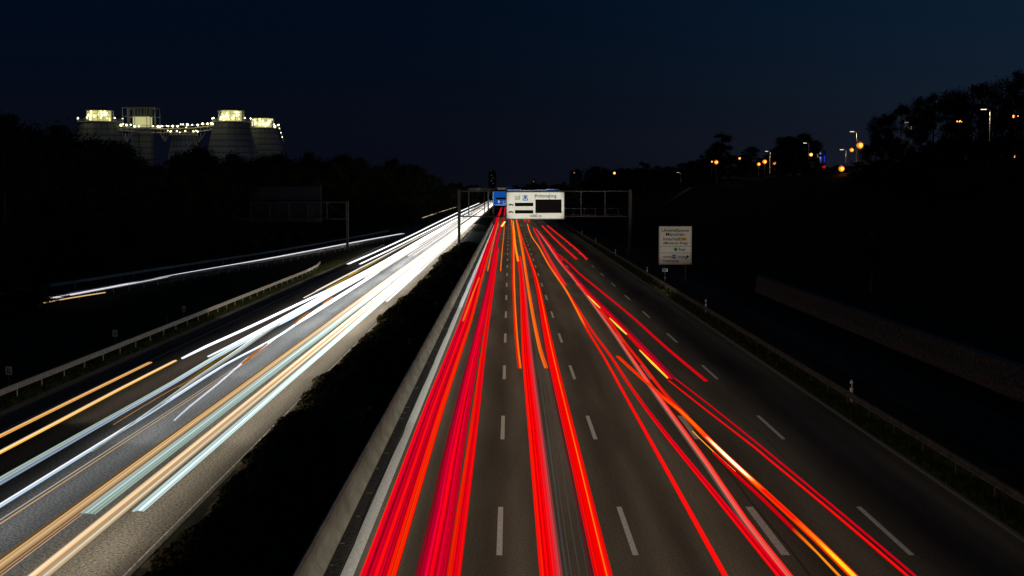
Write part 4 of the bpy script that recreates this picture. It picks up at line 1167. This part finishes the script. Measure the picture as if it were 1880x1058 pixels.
# oncoming carriageway, headlights
GH = 'white headlight trails on the left carriageway'
def far_gain(a=.55, b_=5.0, y0=70, y1=230):
    return lambda y: a + (b_ - a) * smooth((y - y0) / (y1 - y0))
def S(s, y): return (935 - s * (y - 350), y)     # point on a line through the vanishing point
def head(label, n='headlight_trail'): return thing(n, label, 'light trail', group=GH)
CY_ = (.62, .86, .84); WM = (1.0, .78, .5); OR_ = (.85, .42, .14); WH = (1.0, 1.0, 1.0); BL = (.55, .72, 1.0)
YF = [1100, 940, 800, 700, 600, 520, 460, 420, 395, 378, 369]
t = head('pale bluish double headlight trail nearest the dark median, starting in the lower left')
streak(t, [S(1.16, y) for y in (938, 850, 760, 660, 560, 480, 430, 400, 380, 371)], [.34] * 10, [(0, .3, CY_), (.34, .5, (.35, .5, .5)), (.52, .78, (.9, 1, 1)), (.8, 1, CY_)], z=.65, gain=far_gain(.95, 2.7, 47, 127))
t = head('warm double headlight trail next to the pale one nearest the median')
streak(t, [S(1.222, y) for y in (1200, 1058, 940, 850, 760, 660, 560, 480, 430, 400, 380, 371)], [.50] * 12, [(0, .32, (1.0, .74, .46)), (.34, .42, (.5, .3, .15)), (.44, .5, (.8, .35, .1)), (.52, .9, (1.0, .80, .55)), (.92, 1, (.5, .36, .2))], z=.65, gain=far_gain(1.0, 2.7, 52, 127))
t = head('wide greenish white banded headlight trail starting in the lower left')
streak(t, [S(1.305, y) for y in (943, 850, 760, 660, 560, 480, 430, 400, 380, 371)], [.42] * 10, [(0, .18, CY_), (.2, .3, (.3, .42, .42)), (.32, .48, (.8, 1, .98)), (.5, .58, (.35, .5, .48)), (.6, 1, (.5, .66, .56))], z=.65, gain=far_gain(.85, 2.7, 52, 136))
t = head('wide sand coloured headlight trail with brown stripes reaching the lower left corner')
streak(t, [S(1.352, y) for y in (1200, 1058, 940, 850, 760, 660, 560, 480, 430, 400, 380, 371)], [.60] * 12, [(0, .10, (.16, .09, .04)), (.10, .17, (.8, .48, .2)), (.18, .3, (.4, .25, .11)), (.30, .42, (.8, .55, .26)), (.43, .65, (.95, .62, .32)), (.67, .72, (.3, .18, .08)), (.74, .80, (.6, .42, .28)), (.83, .87, (.7, .34, .14)), (.93, .97, (.5, .35, .22))], z=.65, gain=far_gain(.9, 2.2, 52, 136))
t = head('short white headlight trail ending on bare asphalt between the bundles')
streak(t, [(320, 772), (350, 745), (400, 705), (455, 658), (490, 633), (518, 612), (570, 580), (640, 535), (720, 482)], [.07, .11, .12, .13, .14, .14, .2, .3, .4], [(0, 1, (1.1, 1.15, 1.3))], z=.65, gain=far_gain(.8, 2.2, 52, 119))
t = head('pair of hair-thin light trails on the dark asphalt at lower left')
streak(t, [S(1.545, y) for y in (1060, 960, 850, 760, 690, 640)], .035, [(0, 1, (.45, .42, .34))], z=.65, hh=.02)
streak(t, [S(1.528, y) for y in (1060, 960, 850, 760, 690, 640)], .05, [(0, 1, (.55, .34, .18))], z=.65, hh=.02)
t = head('bright blue-white headlight trail in the middle lane running off the left edge')
streak(t, [S(1.616, y) for y in (1060, 960, 850, 760)] + [(413, 670), (470, 640), (518, 613), (580, 570), (660, 520), (740, 470), (800, 430), (850, 402)], .20, [(0, .35, WH), (.35, .6, (.7, .8, .95)), (.62, 1, (.5, .68, .9))], z=.65, gain=far_gain(1.05, 2.7, 52, 127))
t = head('broad pale green and blue headlight trail running off the left edge')
streak(t, [S(1.755, y) for y in (1060, 960, 885, 800)] + [(320, 701), (391, 658), (459, 621), (527, 587), (600, 545), (680, 500), (760, 452), (820, 415), (868, 388)], [.46, .46, .44, .4, .34, .34, .36, .4, .4, .4, .4, .4, .4],
       [(0, .5, (.48, .62, .52)), (.5, .55, (.1, .15, .22)), (.56, 1, (.45, .56, .72))], z=.65, gain=far_gain(.8, 3.0, 52, 110))
t = head('greyish white light trail fanning between two lanes on the left carriageway')
streak(t, [(170, 828), (300, 739), (368, 690), (436, 645), (493, 605), (560, 566), (640, 520)], [.10, .2, .24, .34, .4, .4, .3], [(0, .45, (.75, .8, .78)), (.45, .8, (.4, .45, .42)), (.8, 1, (.22, .25, .24))], z=.66, gain=far_gain(.7, 2.2, 52, 119))
t = head('white headlight trail with bluish end, upper one ending at mid left')
streak(t, [(335, 658), (382, 635), (436, 611), (490, 586), (545, 560), (620, 525), (700, 483), (780, 436), (840, 402)], [.16, .24, .24, .25, .27, .3, .3, .3, .3], [(0, .5, (1, 1.05, 1.2)), (.5, 1, (.9, .95, 1.1))], z=.65, gain=far_gain(1.1, 2.7, 60, 102))
t = head('white headlight trail with dark gap, lower one ending at mid left')
streak(t, [(382, 655), (425, 634), (459, 617), (520, 585), (600, 540), (680, 497), (760, 450)], [.12, .2, .3, .4, .4, .4, .4], [(0, .4, (1, 1, 1.15)), (.45, .6, (.2, .25, .4)), (.62, 1, (.9, .95, 1.05))], z=.65, gain=far_gain(1.0, 2.7, 60, 102))
t = head('upper of two short white headlight trails starting beside the short guard rail')
streak(t, [(639, 485), (700, 458), (760, 430), (798, 411), (850, 386), (880, 373)], [.30, .3, .34, .4, .5, .6], [(0, 1, (1, 1, 1))], z=.65, gain=lambda y: 2.4)
t = head('lower of two short white headlight trails starting beside the short guard rail')
streak(t, [(661, 485), (720, 457), (780, 427), (830, 402), (870, 382)], [.24, .3, .34, .4, .5], [(0, 1, (1, 1, 1))], z=.65, gain=lambda y: 2.4)
t = head('upper of the two amber headlight trails at the left edge')
streak(t, [(-60, 829), (0, 800), (120, 741), (200, 702), (276, 665)], .22, [(0, .35, (.75, .42, .18)), (.35, .7, (1.0, .64, .3)), (.7, 1, (.7, .34, .07))], z=.7)
t = head('lower of the two amber headlight trails, ending nearer the white trails')
streak(t, [(-60, 862), (0, 830), (120, 767), (220, 714), (322, 662)], .22, [(0, .35, (1.0, .68, .35)), (.35, .7, (1.5, 1.1, .7)), (.7, 1, (.95, .5, .06))], z=.7)
t = head('olive yellow side marker trail above the white bundle', 'marker_light_trail')
streak(t, [(395, 662), (450, 628), (477, 606)], [.35, .42, .12], [(0, 1, (.12, .09, .006))], z=.5)
streak(t, [(329, 712), (370, 683), (400, 657)], [.15, .35, .2], [(0, 1, (.12, .075, .01))], z=.45)
streak(t, [(548, 567), (520, 585), (480, 602)], [.2, .45, .15], [(0, 1, (.14, .105, .008))], z=.5)
streak(t, [(600, 531), (680, 486), (768, 435)], [.22, .22, .3], [(0, 1, (.5, .33, .01))], z=.9)
t = head('dashed orange indicator light trail above the white bundle', 'indicator_light_trail')
for a, c in (((600, 525), (622, 514)), ((640, 506), (657, 497)), ((672, 489), (690, 479))):
    streak(t, [a, c], .08, [(0, 1, (.9, .3, .01))], z=.9)
t = head('orange indicator dashes inside the white bundle at mid left', 'indicator_light_trail')
for a, c, w_ in (((445, 668), (491, 631), .12), ((540, 595), (568, 573), .14), ((593, 558), (611, 546), .16)):
    streak(t, [a, ((a[0] + c[0]) / 2, (a[1] + c[1]) / 2 - 1), c], w_, [(0, 1, (1.0, .25, .02))], z=.95)
t = head('thin brown line of light above the blue-white trail at lower left', 'marker_light_trail')
streak(t, [(208, 780), (260, 748), (322, 712), (400, 672)], .04, [(0, 1, (.35, .18, .07))], z=.65, hh=.02)
# many further vehicles, seen only at distance
rh = random.Random(44)
place = ['far down', 'further down', 'near the gantry post on']
for i in range(17):
    s = rh.choice((1.14, 1.24, 1.32, 1.42, 1.50, 1.58, 1.66, 1.74, 1.82, 1.9, 2.0)) + rh.uniform(-.04, .04)
    ya = rh.uniform(395, 560) if s < 1.95 else rh.uniform(385, 420)
    if 1.36 < s < 1.55: ya = min(ya, 470)
    yb = rh.choice((369, 372, 380, 400)) if ya > 430 else 368
    colr = rh.choice(((1, .97, .9), (1, .74, .45), (1, .88, .68), (1, .93, .8)))
    t = head('one of many white headlight streaks merging into the glare far down the left carriageway')
    n = 5; pts = [S(s, ya + (yb - ya) * j / (n - 1)) for j in range(n)]
    streak(t, pts, rh.uniform(.12, .3), [(0, 1, colr)], z=rh.choice((.62, .7, .8, 1.0)), gain=lambda y: 1.35)
# slip road
t = head('long double white headlight trail sweeping along the slip road')
RP = [(95, 548), (160, 536), (240, 521), (323, 505), (400, 491.5), (460, 481), (550, 464.5), (639, 447.5), (690, 438), (740, 429)]
streak(t, RP, [.46, .46, .48, .5, .54, .56, .6, .64, .66, .66], [(0, .30, (1.3, 1.25, 1.4)), (.68, 1, (1.1, 1.1, 1.2))], z=.65, hh=.03)
t = head('short warm headlight trail below the slip road trail at the left')
streak(t, [(80, 556), (130, 547), (193, 537)], .12, [(0, 1, (1.5, .95, .4))], z=.65)
t = head('thin warm light trail above the glare beside the faraway guard rail')
streak(t, [(776, 400), (806, 390), (838, 380)], .30, [(0, 1, (1.1, .85, .55))], z=.8)

# ------------------------------------------------------------------ added lamps, standing in for headlights of the cars that drew the trails
def beam(x, y0, y1, energy, w=1.3, col=(1, .84, .62), z=.62):  # unseen area strip added to light road, barrier and rails
    l = bpy.data.lights.new('headlight_fill_strip', 'AREA'); l.shape = 'RECTANGLE'; l.size = w; l.size_y = y1 - y0
    l.energy = energy * (y1 - y0); l.color = col
    o = bpy.data.objects.new('headlight_fill_strip', l); C.objects.link(o)
    o.location = (x, (y0 + y1) / 2, z)
    return o
for x, e in ((-2.2, 4.2), (1.6, 4.4), (5.5, 3.3), (9.3, 1.7), (12.8, .25)):
    beam(x, 10, 520, e, 3.3)
for k_ in range(10):
    ya = 15 + k_ * 20 if k_ < 9 else 195; yb = ya + 20 if k_ < 9 else 420
    beam(-11.3, ya, yb, 9 + 8.5 * k_, 2.2, (1, .84 + .005 * k_, .62 + .01 * k_)); beam(-14.4, ya, yb, 3 + 7.0 * k_, 2.9, (.88, .94, 1))
beam(-4.0, 10, 60, .6, .5, (.86, .97, 1)); beam(-4.0, 60, 120, 1.4, .5, (.86, .97, 1)); beam(-4.0, 120, 420, 3.4, .5, (.86, .97, 1))  # added cool strips that lift the white edge line
beam(-18, 60, 400, 3, 2.5, (1, .8, .6))
def spot(loc, target, energy, size, col=(1, .88, .70), blend=.5):  # unseen lamp added to brighten signs and gantries
    l = bpy.data.lights.new('headlight_fill_spot', 'SPOT'); l.energy = energy; l.color = col; l.spot_size = R(size); l.spot_blend = blend; l.shadow_soft_size = .08
    o = bpy.data.objects.new('headlight_fill_spot', l); C.objects.link(o); o.location = loc
    o.rotation_euler = (Vector(target) - Vector(loc)).to_track_quat('-Z', 'Y').to_euler()
    return o
bc = (sl.x + W / 2, GY - 1.1, sl.z + HH / 2)
spot((3.75, GY - 70, .7), bc, 150000, 9, (.97, 1, .86))
spot((7.4, GY - 60, .75), (14.5, GY, 8.0), 42000, 13, (1, .9, .75), .8)
spot((3.75, BY - 90, .7), (4, BY, 8), 170000, 16, (.9, .95, 1))
spot((7.9, 158 - 62, .7), (e0.x + w / 2, 158, 3.3), 26000, 8, (1, .92, .76))
o = beam(-3.3, 10, 420, 3.6, .7, (1, .9, .72), .62); o.rotation_euler = (0, R(38), 0)  # added fill strip tilted towards the concrete barrier
for x, z, rot, e, y0, y1 in ((13.9, .60, -30, .20, 10, 330), (14.4, .60, -80, .16, 10, 330), (15.75, .8, -80, .45, 10, 330), (-22.3, .66, 84, .55, 50, 110), (-22.3, .66, 84, 2.2, 110, 165), (-22.2, .66, 84, 4.5, 165, 250)):  # added fill strips turned to verge, rails and stone wall
    o = beam((x), y0, y1, e, .5, (1, .84, .66), z); o.rotation_euler = (0, R(rot), 0)
